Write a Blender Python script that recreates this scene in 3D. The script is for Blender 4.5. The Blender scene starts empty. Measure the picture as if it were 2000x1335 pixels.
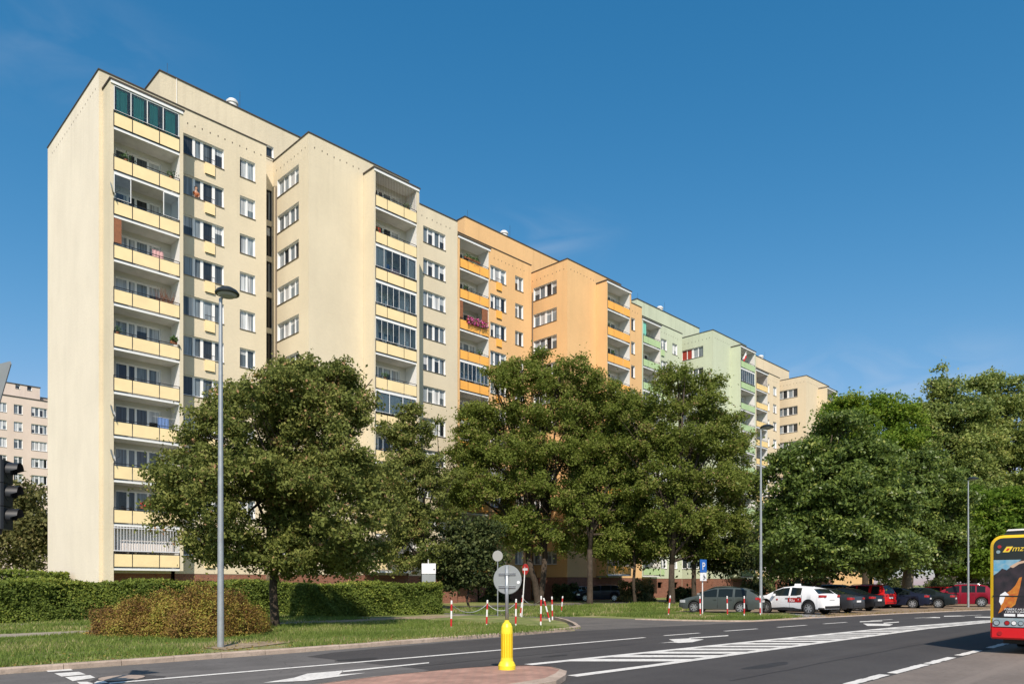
import bpy, math, random
import numpy as np
from mathutils import Vector, Matrix
R = math.radians
random.seed(7); rng = np.random.default_rng(11)
sc = bpy.context.scene
col = sc.collection

# ------------------------------------------------------------------ camera, sky, sun, exposure
F = 1435.0; CAMH = 1.65; HY = 1140.0
_n = math.hypot(1410, 1435)
U = (1410/_n, 1435/_n); V = (-U[1], U[0])
cam_d = bpy.data.cameras.new('camera'); cam = bpy.data.objects.new('camera', cam_d); col.objects.link(cam)
cam.location = (0, 0, CAMH)
cam.rotation_euler = (R(90), 0, math.atan2(U[0], U[1]) - R(90))
cam_d.sensor_width = 36; cam_d.sensor_fit = 'HORIZONTAL'
cam_d.lens = 36*F/2000
cam_d.shift_y = (HY-667.5)/2000
cam_d.clip_end = 3000
sc.camera = cam

SUN_EL, SUN_AZ = R(45), (-.675, -.738)          # towards the sun, building axes
w = bpy.data.worlds.new('World'); sc.world = w; w.use_nodes = True
nt = w.node_tree; bg = nt.nodes['Background']
sky = nt.nodes.new('ShaderNodeTexSky'); sky.sky_type = 'NISHITA'; sky.sun_disc = False
sky.sun_elevation = SUN_EL; sky.sun_rotation = math.atan2(SUN_AZ[0], SUN_AZ[1])
sky.altitude = 0; sky.air_density = 1.0; sky.dust_density = 1.0; sky.ozone_density = 10
# deepen the blue of the clear sky channel by channel (the same sky lights the scene)
_sep = nt.nodes.new('ShaderNodeSeparateColor'); _com = nt.nodes.new('ShaderNodeCombineColor'); nt.links.new(sky.outputs[0], _sep.inputs[0])
for _i, (_g, _k, _mx) in enumerate(((2.1, .80, 3.2), (1.0, 1.01, 5.0), (.8, 1.17, 7.0))):
    _p = nt.nodes.new('ShaderNodeMath'); _p.operation = 'POWER'; _p.inputs[1].default_value = _g; nt.links.new(_sep.outputs[_i], _p.inputs[0])
    _m = nt.nodes.new('ShaderNodeMath'); _m.operation = 'MULTIPLY'; _m.inputs[1].default_value = _k; nt.links.new(_p.outputs[0], _m.inputs[0])
    _c = nt.nodes.new('ShaderNodeMath'); _c.operation = 'MINIMUM'; _c.inputs[1].default_value = _mx; nt.links.new(_m.outputs[0], _c.inputs[0]); nt.links.new(_c.outputs[0], _com.inputs[_i])
# two faint cirrus wisps low over the roofs
_tc = nt.nodes.new('ShaderNodeTexCoord'); _last = _com.outputs[0]
def _wisp(px, py, rad, amt, prev):
    dx, dz = (px-1000)/F0, (1140-py)/F0; v = Vector((dx*U0[0]+U0[1], -dx*U0[1]+U0[0], dz)).normalized()
    sub = nt.nodes.new('ShaderNodeVectorMath'); sub.operation = 'SUBTRACT'; nt.links.new(_tc.outputs['Generated'], sub.inputs[0]); sub.inputs[1].default_value = v
    mp = nt.nodes.new('ShaderNodeVectorMath'); mp.operation = 'MULTIPLY'; mp.inputs[1].default_value = (1, 1, 2.6); nt.links.new(sub.outputs[0], mp.inputs[0])
    ln = nt.nodes.new('ShaderNodeVectorMath'); ln.operation = 'LENGTH'; nt.links.new(mp.outputs[0], ln.inputs[0])
    mr = nt.nodes.new('ShaderNodeMapRange'); mr.interpolation_type = 'SMOOTHSTEP'; mr.inputs[1].default_value = 0; mr.inputs[2].default_value = rad; mr.inputs[3].default_value = 1; mr.inputs[4].default_value = 0; nt.links.new(ln.outputs['Value'], mr.inputs[0])
    nz = nt.nodes.new('ShaderNodeTexNoise'); nz.inputs['Scale'].default_value = 9; nz.inputs['Detail'].default_value = 7; nz.inputs['Distortion'].default_value = .8; nt.links.new(mp.outputs[0], nz.inputs['Vector'])
    m2 = nt.nodes.new('ShaderNodeMapRange'); m2.inputs[1].default_value = .42; m2.inputs[2].default_value = .75; nt.links.new(nz.outputs[0], m2.inputs[0])
    mu = nt.nodes.new('ShaderNodeMath'); mu.operation = 'MULTIPLY'; nt.links.new(mr.outputs[0], mu.inputs[0]); nt.links.new(m2.outputs[0], mu.inputs[1])
    m3 = nt.nodes.new('ShaderNodeMath'); m3.operation = 'MULTIPLY'; m3.inputs[1].default_value = amt; nt.links.new(mu.outputs[0], m3.inputs[0])
    mx = nt.nodes.new('ShaderNodeMix'); mx.data_type = 'RGBA'; nt.links.new(m3.outputs[0], mx.inputs[0]); nt.links.new(prev, mx.inputs[6]); mx.inputs[7].default_value = (4.0, 4.3, 4.8, 1); return mx.outputs[2]
F0 = 1435.0; _q = math.hypot(1410, 1435); U0 = (1410/_q, 1435/_q)
_last = _wisp(1050, 470, .13, .22, _last); _last = _wisp(1720, 755, .20, .38, _last); _last = _wisp(60, 60, .22, .10, _last)
nt.links.new(_last, bg.inputs[0]); bg.inputs[1].default_value = 0.12
sl = bpy.data.lights.new('sun', 'SUN'); so = bpy.data.objects.new('sun', sl); col.objects.link(so)
sl.energy = 4.05; sl.angle = R(0.5); sl.color = (1, .89, .77)
so.rotation_euler = Vector((SUN_AZ[0]*math.cos(SUN_EL), SUN_AZ[1]*math.cos(SUN_EL), math.sin(SUN_EL))).to_track_quat('Z', 'Y').to_euler()
so.location = (-30, -40, 60)
sc.view_settings.view_transform = 'Standard'; sc.view_settings.look = 'None'
sc.view_settings.exposure = 0.5; sc.view_settings.gamma = 1
sc.render.engine = 'CYCLES'; sc.cycles.max_bounces = 6; sc.cycles.transparent_max_bounces = 12

# ------------------------------------------------------------------ measuring helpers
def W2(px, D): X = (px-1000)/F*D; return (X*U[0]+D*U[1], X*V[0]+D*V[1])
def G(px, py, z=0.0):
    x, y = W2(px, (CAMH-z)*F/(py-HY)); return (x, y, z)
def Z(py, D): return CAMH + (HY-py)/F*D
def at(px, py, D): x, y = W2(px, D); return (x, y, Z(py, D))
def camang(a): return R(a-45.5)      # direction measured in plan from the camera's right -> world angle
S0, T0 = W2(193, 45.5)

# ------------------------------------------------------------------ materials
M = {}
def nodemat(name):
    m = bpy.data.materials.new(name); m.use_nodes = True
    n = m.node_tree.nodes; return m, n, m.node_tree.links, n['Principled BSDF']
def S(c): return tuple(((v/255)/12.92 if v/255 <= .04045 else ((v/255+.055)/1.055)**2.4) for v in c)
def mat(name, c, rough=.6, metal=0, var=.0, vscale=3, bump=0, bscale=40, stretch=(1, 1, 1), c2=None, spec=.5, coat=0):
    m, n, l, b = nodemat(name)
    b.inputs['Roughness'].default_value = rough; b.inputs['Metallic'].default_value = metal
    b.inputs['Base Color'].default_value = (*c, 1); b.inputs['Specular IOR Level'].default_value = spec
    b.inputs['Coat Weight'].default_value = coat
    if coat: b.inputs['Coat Roughness'].default_value = .05
    if var or bump or c2:
        g = n.new('ShaderNodeNewGeometry'); mp = n.new('ShaderNodeMapping'); mp.inputs['Scale'].default_value = stretch
        l.new(g.outputs['Position'], mp.inputs['Vector'])
    if var or c2:
        t = n.new('ShaderNodeTexNoise'); t.inputs['Scale'].default_value = vscale; t.inputs['Detail'].default_value = 8
        t.inputs['Roughness'].default_value = .62
        l.new(mp.outputs[0], t.inputs['Vector'])
        r = n.new('ShaderNodeValToRGB'); l.new(t.outputs[0], r.inputs[0])
        r.color_ramp.elements[0].position = .32; r.color_ramp.elements[1].position = .68
        a = c2 or tuple(v*(1-var) for v in c); bb = c if c2 else tuple(min(1, v*(1+var)) for v in c)
        r.color_ramp.elements[0].color = (*a, 1); r.color_ramp.elements[1].color = (*bb, 1)
        l.new(r.outputs[0], b.inputs['Base Color'])
    if bump:
        t2 = n.new('ShaderNodeTexNoise'); t2.inputs['Scale'].default_value = bscale; t2.inputs['Detail'].default_value = 4
        l.new(g.outputs['Position'], t2.inputs['Vector'])
        bp = n.new('ShaderNodeBump'); bp.inputs['Strength'].default_value = bump; bp.inputs['Distance'].default_value = .02
        l.new(t2.outputs[0], bp.inputs['Height']); l.new(bp.outputs[0], b.inputs['Normal'])
    M[name] = m; return m

def stucco(name, c):
    """painted render: faint blotches plus pale vertical rain streaks"""
    m, n, l, b = nodemat(name); b.inputs['Roughness'].default_value = .9; b.inputs['Specular IOR Level'].default_value = .2
    g = n.new('ShaderNodeNewGeometry')
    def noise(scale, st, det):
        mp = n.new('ShaderNodeMapping'); mp.inputs['Scale'].default_value = st; l.new(g.outputs['Position'], mp.inputs['Vector'])
        t = n.new('ShaderNodeTexNoise'); t.inputs['Scale'].default_value = scale; t.inputs['Detail'].default_value = det
        t.inputs['Roughness'].default_value = .6; l.new(mp.outputs[0], t.inputs['Vector']); return t.outputs[0]
    def ramp(f, p0, p1, v0, v1):
        r = n.new('ShaderNodeMapRange'); r.inputs[1].default_value = p0; r.inputs[2].default_value = p1
        r.inputs[3].default_value = v0; r.inputs[4].default_value = v1; l.new(f, r.inputs[0]); return r.outputs[0]
    a = ramp(noise(.35, (1, 1, .6), 6), .3, .7, .93, 1.05)
    s = ramp(noise(.9, (1, 1, .10), 6), .5, .8, 1.0, .965)
    f = ramp(noise(6, (1, 1, 1), 3), .3, .7, .975, 1.02)
    mu = n.new('ShaderNodeMath'); mu.operation = 'MULTIPLY'; l.new(a, mu.inputs[0]); l.new(s, mu.inputs[1])
    sx = n.new('ShaderNodeSeparateXYZ'); l.new(g.outputs['Position'], sx.inputs[0])
    hi = ramp(sx.outputs[2], 26, 33.5, 0, 1); st2 = ramp(noise(2.6, (1, 1, .035), 6), .5, .75, 0, .12)
    hm = n.new('ShaderNodeMath'); hm.operation = 'MULTIPLY'; l.new(hi, hm.inputs[0]); l.new(st2, hm.inputs[1])
    fr_ = n.new('ShaderNodeMath'); fr_.operation = 'MULTIPLY_ADD'; fr_.inputs[1].default_value = 1/2.69; fr_.inputs[2].default_value = .12; l.new(sx.outputs[2], fr_.inputs[0])
    fc = n.new('ShaderNodeMath'); fc.operation = 'FRACT'; l.new(fr_.outputs[0], fc.inputs[0]); jt = ramp(fc.outputs[0], .0, .02, .035, 0)
    ad_ = n.new('ShaderNodeMath'); ad_.operation = 'ADD'; l.new(hm.outputs[0], ad_.inputs[0]); l.new(jt, ad_.inputs[1])
    sb = n.new('ShaderNodeMath'); sb.operation = 'SUBTRACT'; l.new(mu.outputs[0], sb.inputs[0]); l.new(ad_.outputs[0], sb.inputs[1])
    m2 = n.new('ShaderNodeMath'); m2.operation = 'MULTIPLY'; l.new(sb.outputs[0], m2.inputs[0]); l.new(f, m2.inputs[1])
    vm = n.new('ShaderNodeVectorMath'); vm.operation = 'SCALE'; vm.inputs[0].default_value = c; l.new(m2.outputs[0], vm.inputs['Scale'])
    l.new(vm.outputs[0], b.inputs['Base Color'])
    t2 = n.new('ShaderNodeTexNoise'); t2.inputs['Scale'].default_value = 9; t2.inputs['Detail'].default_value = 6; l.new(g.outputs['Position'], t2.inputs['Vector'])
    bp = n.new('ShaderNodeBump'); bp.inputs['Strength'].default_value = .35; bp.inputs['Distance'].default_value = .03
    l.new(t2.outputs[0], bp.inputs['Height']); l.new(bp.outputs[0], b.inputs['Normal'])
    M[name] = m
stucco('cream', (.65, .57, .42)); stucco('cream_pale', (.79, .705, .575)); stucco('orange', (.72, .455, .22)); stucco('green', (.52, .565, .42)); stucco('tan', (.68, .57, .40))
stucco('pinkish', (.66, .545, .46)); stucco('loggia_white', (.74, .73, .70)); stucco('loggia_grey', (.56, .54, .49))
mat('panel_yellow', (.84, .67, .37), .55, var=.06, vscale=1.2)
mat('panel_orange', (.88, .43, .085), .55, var=.07, vscale=1.2)
mat('panel_green', (.42, .56, .29), .55, var=.06, vscale=1.2)
mat('panel_tan', (.84, .62, .27), .55, var=.06, vscale=1.2)
mat('white_paint', (.78, .78, .77), .4); mat('pvc', (.80, .80, .79), .3)
mat('coping', (.065, .05, .04), .6); mat('dark_metal', (.025, .025, .027), .5, .3)
mat('sill_metal', (.20, .16, .12), .5, .4); mat('roof_felt', (.08, .08, .08), .9)
mat('slab', (.62, .61, .58), .8, var=.12, vscale=1.5)
mat('vent', (.10, .08, .06), .9)
mat('bars_white', (.72, .72, .74), .4); mat('curtain_green', (.17, .50, .40), .8, var=.25, vscale=3, stretch=(4, 4, .1))
mat('curtain_pale', (.62, .58, .55), .85, var=.16, vscale=3, stretch=(4, 4, .1)); mat('brown_net', (.10, .05, .035), .8)
mat('brown_wood', (.25, .095, .04), .6, var=.2, vscale=6); mat('dish', (.62, .62, .60), .5)
mat('pink_flower', (.62, .10, .32), .7); mat('red_flower', (.6, .03, .03), .7); mat('plant_green', (.06, .12, .03), .7)
mat('teal', (.03, .14, .16), .6); mat('blind_red', (.30, .035, .02), .7); mat('cloth_blue', (.12, .2, .4), .9); mat('cloth_pink', (.6, .35, .35), .9)

def pane_mat():
    m, n, l, b = nodemat('pane_glass')
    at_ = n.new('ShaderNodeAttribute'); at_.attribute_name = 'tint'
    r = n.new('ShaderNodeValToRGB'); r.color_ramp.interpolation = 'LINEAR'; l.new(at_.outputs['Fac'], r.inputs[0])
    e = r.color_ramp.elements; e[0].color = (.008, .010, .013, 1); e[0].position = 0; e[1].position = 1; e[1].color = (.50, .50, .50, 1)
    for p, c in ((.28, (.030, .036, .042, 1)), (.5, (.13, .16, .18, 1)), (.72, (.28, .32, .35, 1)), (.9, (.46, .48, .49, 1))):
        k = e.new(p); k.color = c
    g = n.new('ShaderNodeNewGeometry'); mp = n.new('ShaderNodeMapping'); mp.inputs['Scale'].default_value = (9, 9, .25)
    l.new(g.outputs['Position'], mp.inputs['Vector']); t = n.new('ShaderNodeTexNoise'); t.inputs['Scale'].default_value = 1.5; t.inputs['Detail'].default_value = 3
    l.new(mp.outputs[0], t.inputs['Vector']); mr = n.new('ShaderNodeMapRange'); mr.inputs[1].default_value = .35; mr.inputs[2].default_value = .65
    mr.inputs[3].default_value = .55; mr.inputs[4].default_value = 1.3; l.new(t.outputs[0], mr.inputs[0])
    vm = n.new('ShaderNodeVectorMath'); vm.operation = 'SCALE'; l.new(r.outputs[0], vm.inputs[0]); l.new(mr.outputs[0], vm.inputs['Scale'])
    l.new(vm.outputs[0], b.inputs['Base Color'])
    b.inputs['Roughness'].default_value = .05; b.inputs['Specular IOR Level'].default_value = .55
    M['pane'] = m
pane_mat()
def glass_mat(name, tintc, fac):
    m, n, l, b = nodemat(name); out = n['Material Output']; n.remove(b)
    tr = n.new('ShaderNodeBsdfTransparent'); tr.inputs[0].default_value = (*tintc, 1)
    gl = n.new('ShaderNodeBsdfGlossy'); gl.inputs['Roughness'].default_value = .03; gl.inputs[0].default_value = (.9, .95, 1, 1)
    mx = n.new('ShaderNodeMixShader'); fr = n.new('ShaderNodeFresnel'); fr.inputs[0].default_value = 1.33
    ad = n.new('ShaderNodeMath'); ad.operation = 'ADD'; ad.inputs[1].default_value = fac; l.new(fr.outputs[0], ad.inputs[0])
    l.new(ad.outputs[0], mx.inputs[0]); l.new(tr.outputs[0], mx.inputs[1]); l.new(gl.outputs[0], mx.inputs[2]); l.new(mx.outputs[0], out.inputs[0])
    M[name] = m
glass_mat('clear_glass', (.86, .91, .90), .05)

def brick_mat():
    m, n, l, b = nodemat('brick'); g = n.new('ShaderNodeNewGeometry'); sp = n.new('ShaderNodeSeparateXYZ'); l.new(g.outputs['Position'], sp.inputs[0])
    ad = n.new('ShaderNodeMath'); l.new(sp.outputs[0], ad.inputs[0]); l.new(sp.outputs[1], ad.inputs[1])
    cb = n.new('ShaderNodeCombineXYZ'); l.new(ad.outputs[0], cb.inputs[0]); l.new(sp.outputs[2], cb.inputs[1])
    bt = n.new('ShaderNodeTexBrick'); bt.inputs['Scale'].default_value = 2.2; l.new(cb.outputs[0], bt.inputs['Vector'])
    bt.inputs['Color1'].default_value = (.26, .10, .06, 1); bt.inputs['Color2'].default_value = (.18, .07, .045, 1); bt.inputs['Mortar'].default_value = (.25, .2, .16, 1)
    bt.inputs['Mortar Size'].default_value = .012
    l.new(bt.outputs[0], b.inputs['Base Color']); b.inputs['Roughness'].default_value = .9; M['brick'] = m
brick_mat()

def ground_mat(name, cols, scales, rough=.95, bump=.4, bscale=30, crack=None, spec=.3):
    """cols: three tones mixed by two noises"""
    m, n, l, b = nodemat(name); g = n.new('ShaderNodeNewGeometry')
    def nz(s, d=8):
        t = n.new('ShaderNodeTexNoise'); t.inputs['Scale'].default_value = s; t.inputs['Detail'].default_value = d; t.inputs['Roughness'].default_value = .65
        l.new(g.outputs['Position'], t.inputs['Vector']); return t.outputs[0]
    def mr(f, a, bb, c=0, d=1):
        r = n.new('ShaderNodeMapRange'); r.inputs[1].default_value = a; r.inputs[2].default_value = bb; r.inputs[3].default_value = c; r.inputs[4].default_value = d; l.new(f, r.inputs[0]); return r.outputs[0]
    def mix(f, a, bb):
        x = n.new('ShaderNodeMix'); x.data_type = 'RGBA'; l.new(f, x.inputs[0])
        for i, v in ((6, a), (7, bb)):
            if isinstance(v, tuple): x.inputs[i].default_value = (*v, 1)
            else: l.new(v, x.inputs[i])
        return x.outputs[2]
    c = mix(mr(nz(scales[0]), .4, .6), cols[0], cols[1]); c = mix(mr(nz(scales[1]), .5, .72), c, cols[2])
    if name.startswith('asphalt'):
        mp_ = n.new('ShaderNodeMapping'); mp_.inputs['Scale'].default_value = (.03, 1.1, 1); l.new(g.outputs['Position'], mp_.inputs['Vector']); t_ = n.new('ShaderNodeTexNoise'); t_.inputs['Scale'].default_value = 1.6; t_.inputs['Detail'].default_value = 4
        l.new(mp_.outputs[0], t_.inputs['Vector']); c = mix(mr(t_.outputs[0], .5, .7, 0, .55), c, tuple(v*1.28 for v in cols[1])); c = mix(mr(nz(.22, 3), .62, .72, 0, .6), c, tuple(v*.72 for v in cols[0]))
    if crack:
        vo = n.new('ShaderNodeTexVoronoi'); vo.feature = 'DISTANCE_TO_EDGE'; vo.inputs['Scale'].default_value = crack[0]
        wv = n.new('ShaderNodeVectorMath'); wv.operation = 'MULTIPLY_ADD'; tt = n.new('ShaderNodeTexNoise'); tt.inputs['Scale'].default_value = 1.3; tt.inputs['Detail'].default_value = 6
        l.new(g.outputs['Position'], tt.inputs['Vector']); l.new(tt.outputs['Color'], wv.inputs[0]); wv.inputs[1].default_value = (2.5, 2.5, 0); l.new(g.outputs['Position'], wv.inputs[2])
        l.new(wv.outputs[0], vo.inputs['Vector'])
        c = mix(mr(vo.outputs['Distance'], 0, crack[1], crack[3], 0), c, crack[2])
    l.new(c, b.inputs['Base Color']); b.inputs['Roughness'].default_value = rough; b.inputs['Specular IOR Level'].default_value = spec
    bp = n.new('ShaderNodeBump'); bp.inputs['Strength'].default_value = bump; bp.inputs['Distance'].default_value = .02
    l.new(nz(bscale, 3), bp.inputs['Height']); l.new(bp.outputs[0], b.inputs['Normal']); M[name] = m
ground_mat('asphalt_old', ((.105, .098, .092), (.125, .117, .110), (.085, .08, .077)), (1.1, 9), crack=(.22, .004, (.05, .048, .046), .7))
ground_mat('asphalt_dark', ((.050, .046, .045), (.060, .056, .054), (.074, .067, .063)), (.45, 14), .85, crack=(.12, .0022, (.03, .03, .03), .6))
ground_mat('asphalt_stain', ((.030, .028, .028), (.036, .034, .033), (.045, .042, .04)), (.8, 10), .7)
ground_mat('asphalt_beige', ((.155, .130, .112), (.19, .160, .138), (.125, .105, .092)), (.5, 10))
ground_mat('asphalt_side', ((.09, .085, .08), (.12, .11, .10), (.15, .13, .11)), (.8, 8))
ground_mat('lawn', ((.13, .16, .045), (.18, .20, .06), (.36, .29, .16)), (1.6, .45), bump=.8, bscale=12)
ground_mat('dirt', ((.24, .18, .115), (.32, .25, .165), (.16, .13, .07)), (2.2, 5))
ground_mat('path_paving', ((.26, .225, .18), (.32, .28, .22), (.20, .18, .13)), (1.5, 6))
ground_mat('apron', ((.20, .15, .10), (.28, .21, .15), (.14, .10, .06)), (1.2, 7))
ground_mat('apron_pale', ((.24, .25, .28), (.28, .28, .27), (.17, .21, .29)), (.9, 3))
ground_mat('road_paint', ((.62, .60, .56), (.70, .68, .63), (.38, .36, .34)), (2.5, 11), .7, .2)
ground_mat('kerb_stone', ((.34, .265, .21), (.42, .335, .27), (.25, .20, .16)), (1.5, 8))
ground_mat('island_paving', ((.34, .17, .125), (.40, .21, .155), (.24, .125, .095)), (3, 10))
ground_mat('bark', ((.045, .034, .024), (.07, .053, .038), (.03, .023, .017)), (4, 12), bump=1, bscale=14)
ground_mat('bark_pale', ((.16, .13, .09), (.21, .17, .12), (.09, .07, .05)), (4, 12), bump=1, bscale=14)

def paver_mat():
    m, n, l, b = nodemat('island_paving'); g = n.new('ShaderNodeNewGeometry'); bt = n.new('ShaderNodeTexBrick'); bt.inputs['Scale'].default_value = 2.5; bt.inputs['Mortar Size'].default_value = .018
    l.new(g.outputs['Position'], bt.inputs['Vector']); bt.inputs['Color1'].default_value = (.40, .225, .17, 1); bt.inputs['Color2'].default_value = (.33, .18, .135, 1); bt.inputs['Mortar'].default_value = (.22, .17, .13, 1)
    t = n.new('ShaderNodeTexNoise'); t.inputs['Scale'].default_value = 2.2; t.inputs['Detail'].default_value = 8; l.new(g.outputs['Position'], t.inputs['Vector']); r = n.new('ShaderNodeMapRange'); r.inputs[1].default_value = .35; r.inputs[2].default_value = .7; r.inputs[3].default_value = .8; r.inputs[4].default_value = 1.2; l.new(t.outputs[0], r.inputs[0])
    vm = n.new('ShaderNodeVectorMath'); vm.operation = 'SCALE'; l.new(bt.outputs[0], vm.inputs[0]); l.new(r.outputs[0], vm.inputs['Scale']); l.new(vm.outputs[0], b.inputs['Base Color']); b.inputs['Roughness'].default_value = .9; M['island_paving'] = m
paver_mat()
def leaf_mat(name, ramp, trans=.3, rough=.6, spec=.16):
    m, n, l, b = nodemat(name); out = n['Material Output']
    a = n.new('ShaderNodeAttribute'); a.attribute_name = 'tint'
    r = n.new('ShaderNodeValToRGB'); l.new(a.outputs['Fac'], r.inputs[0]); e = r.color_ramp.elements
    e[0].position, e[0].color = ramp[0][0], (*ramp[0][1], 1); e[1].position, e[1].color = ramp[-1][0], (*ramp[-1][1], 1)
    for p, c in ramp[1:-1]: k = e.new(p); k.color = (*c, 1)
    l.new(r.outputs[0], b.inputs['Base Color']); b.inputs['Roughness'].default_value = rough; b.inputs['Specular IOR Level'].default_value = spec
    t = n.new('ShaderNodeBsdfTranslucent'); l.new(r.outputs[0], t.inputs[0]); mx = n.new('ShaderNodeMixShader'); mx.inputs[0].default_value = trans
    l.new(b.outputs[0], mx.inputs[1]); l.new(t.outputs[0], mx.inputs[2]); l.new(mx.outputs[0], out.inputs[0]); M[name] = m
leaf_mat('leaf_maple', ((0, (0.103, 0.127, 0.030)), (.45, (0.176, 0.203, 0.049)), (.8, (0.293, 0.300, 0.084)), (.9, (0.317, 0.251, 0.115)), (.96, (0.402, 0.201, 0.097)), (1, (0.469, 0.284, 0.159))), .38)
leaf_mat('leaf_dark', ((0, (0.039, 0.057, 0.021)), (.6, (0.078, 0.101, 0.031)), (1, (0.182, 0.182, 0.065))), .3)
leaf_mat('leaf_locust', ((0, (0.128, 0.168, 0.033)), (.5, (0.202, 0.250, 0.048)), (.85, (0.283, 0.308, 0.078)), (1, (0.417, 0.295, 0.146))), .5)
leaf_mat('leaf_oak', ((0, (0.082, 0.124, 0.029)), (.5, (0.132, 0.191, 0.040)), (.85, (0.224, 0.289, 0.057)), (1, (0.343, 0.367, 0.087))), .4, .4, .35)
leaf_mat('leaf_bright', ((0, (0.112, 0.191, 0.021)), (.5, (0.172, 0.264, 0.029)), (1, (0.330, 0.370, 0.053))), .48)
leaf_mat('leaf_poplar', ((0, (0.139, 0.196, 0.061)), (.5, (0.233, 0.288, 0.070)), (.85, (0.372, 0.410, 0.108)), (1, (0.504, 0.448, 0.162))), .42, .45, .3)
leaf_mat('leaf_olive', ((0, (0.098, 0.104, 0.034)), (.5, (0.169, 0.169, 0.058)), (1, (0.325, 0.260, 0.117))), .38)
leaf_mat('leaf_hedge', ((0, (0.076, 0.114, 0.023)), (.5, (0.155, 0.207, 0.038)), (.85, (0.287, 0.329, 0.057)), (1, (0.455, 0.428, 0.107))), .35)
leaf_mat('leaf_spirea', ((0, (.13, .072, .030)), (.3, (.27, .165, .048)), (.55, (.35, .28, .060)), (.8, (.31, .35, .062)), (1, (.56, .54, .12))), .34)
leaf_mat('grass_blade', ((0, (0.112, 0.168, 0.034)), (.5, (0.174, 0.241, 0.050)), (.85, (0.258, 0.291, 0.084)), (1, (0.493, 0.414, 0.224))), .4)

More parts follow.
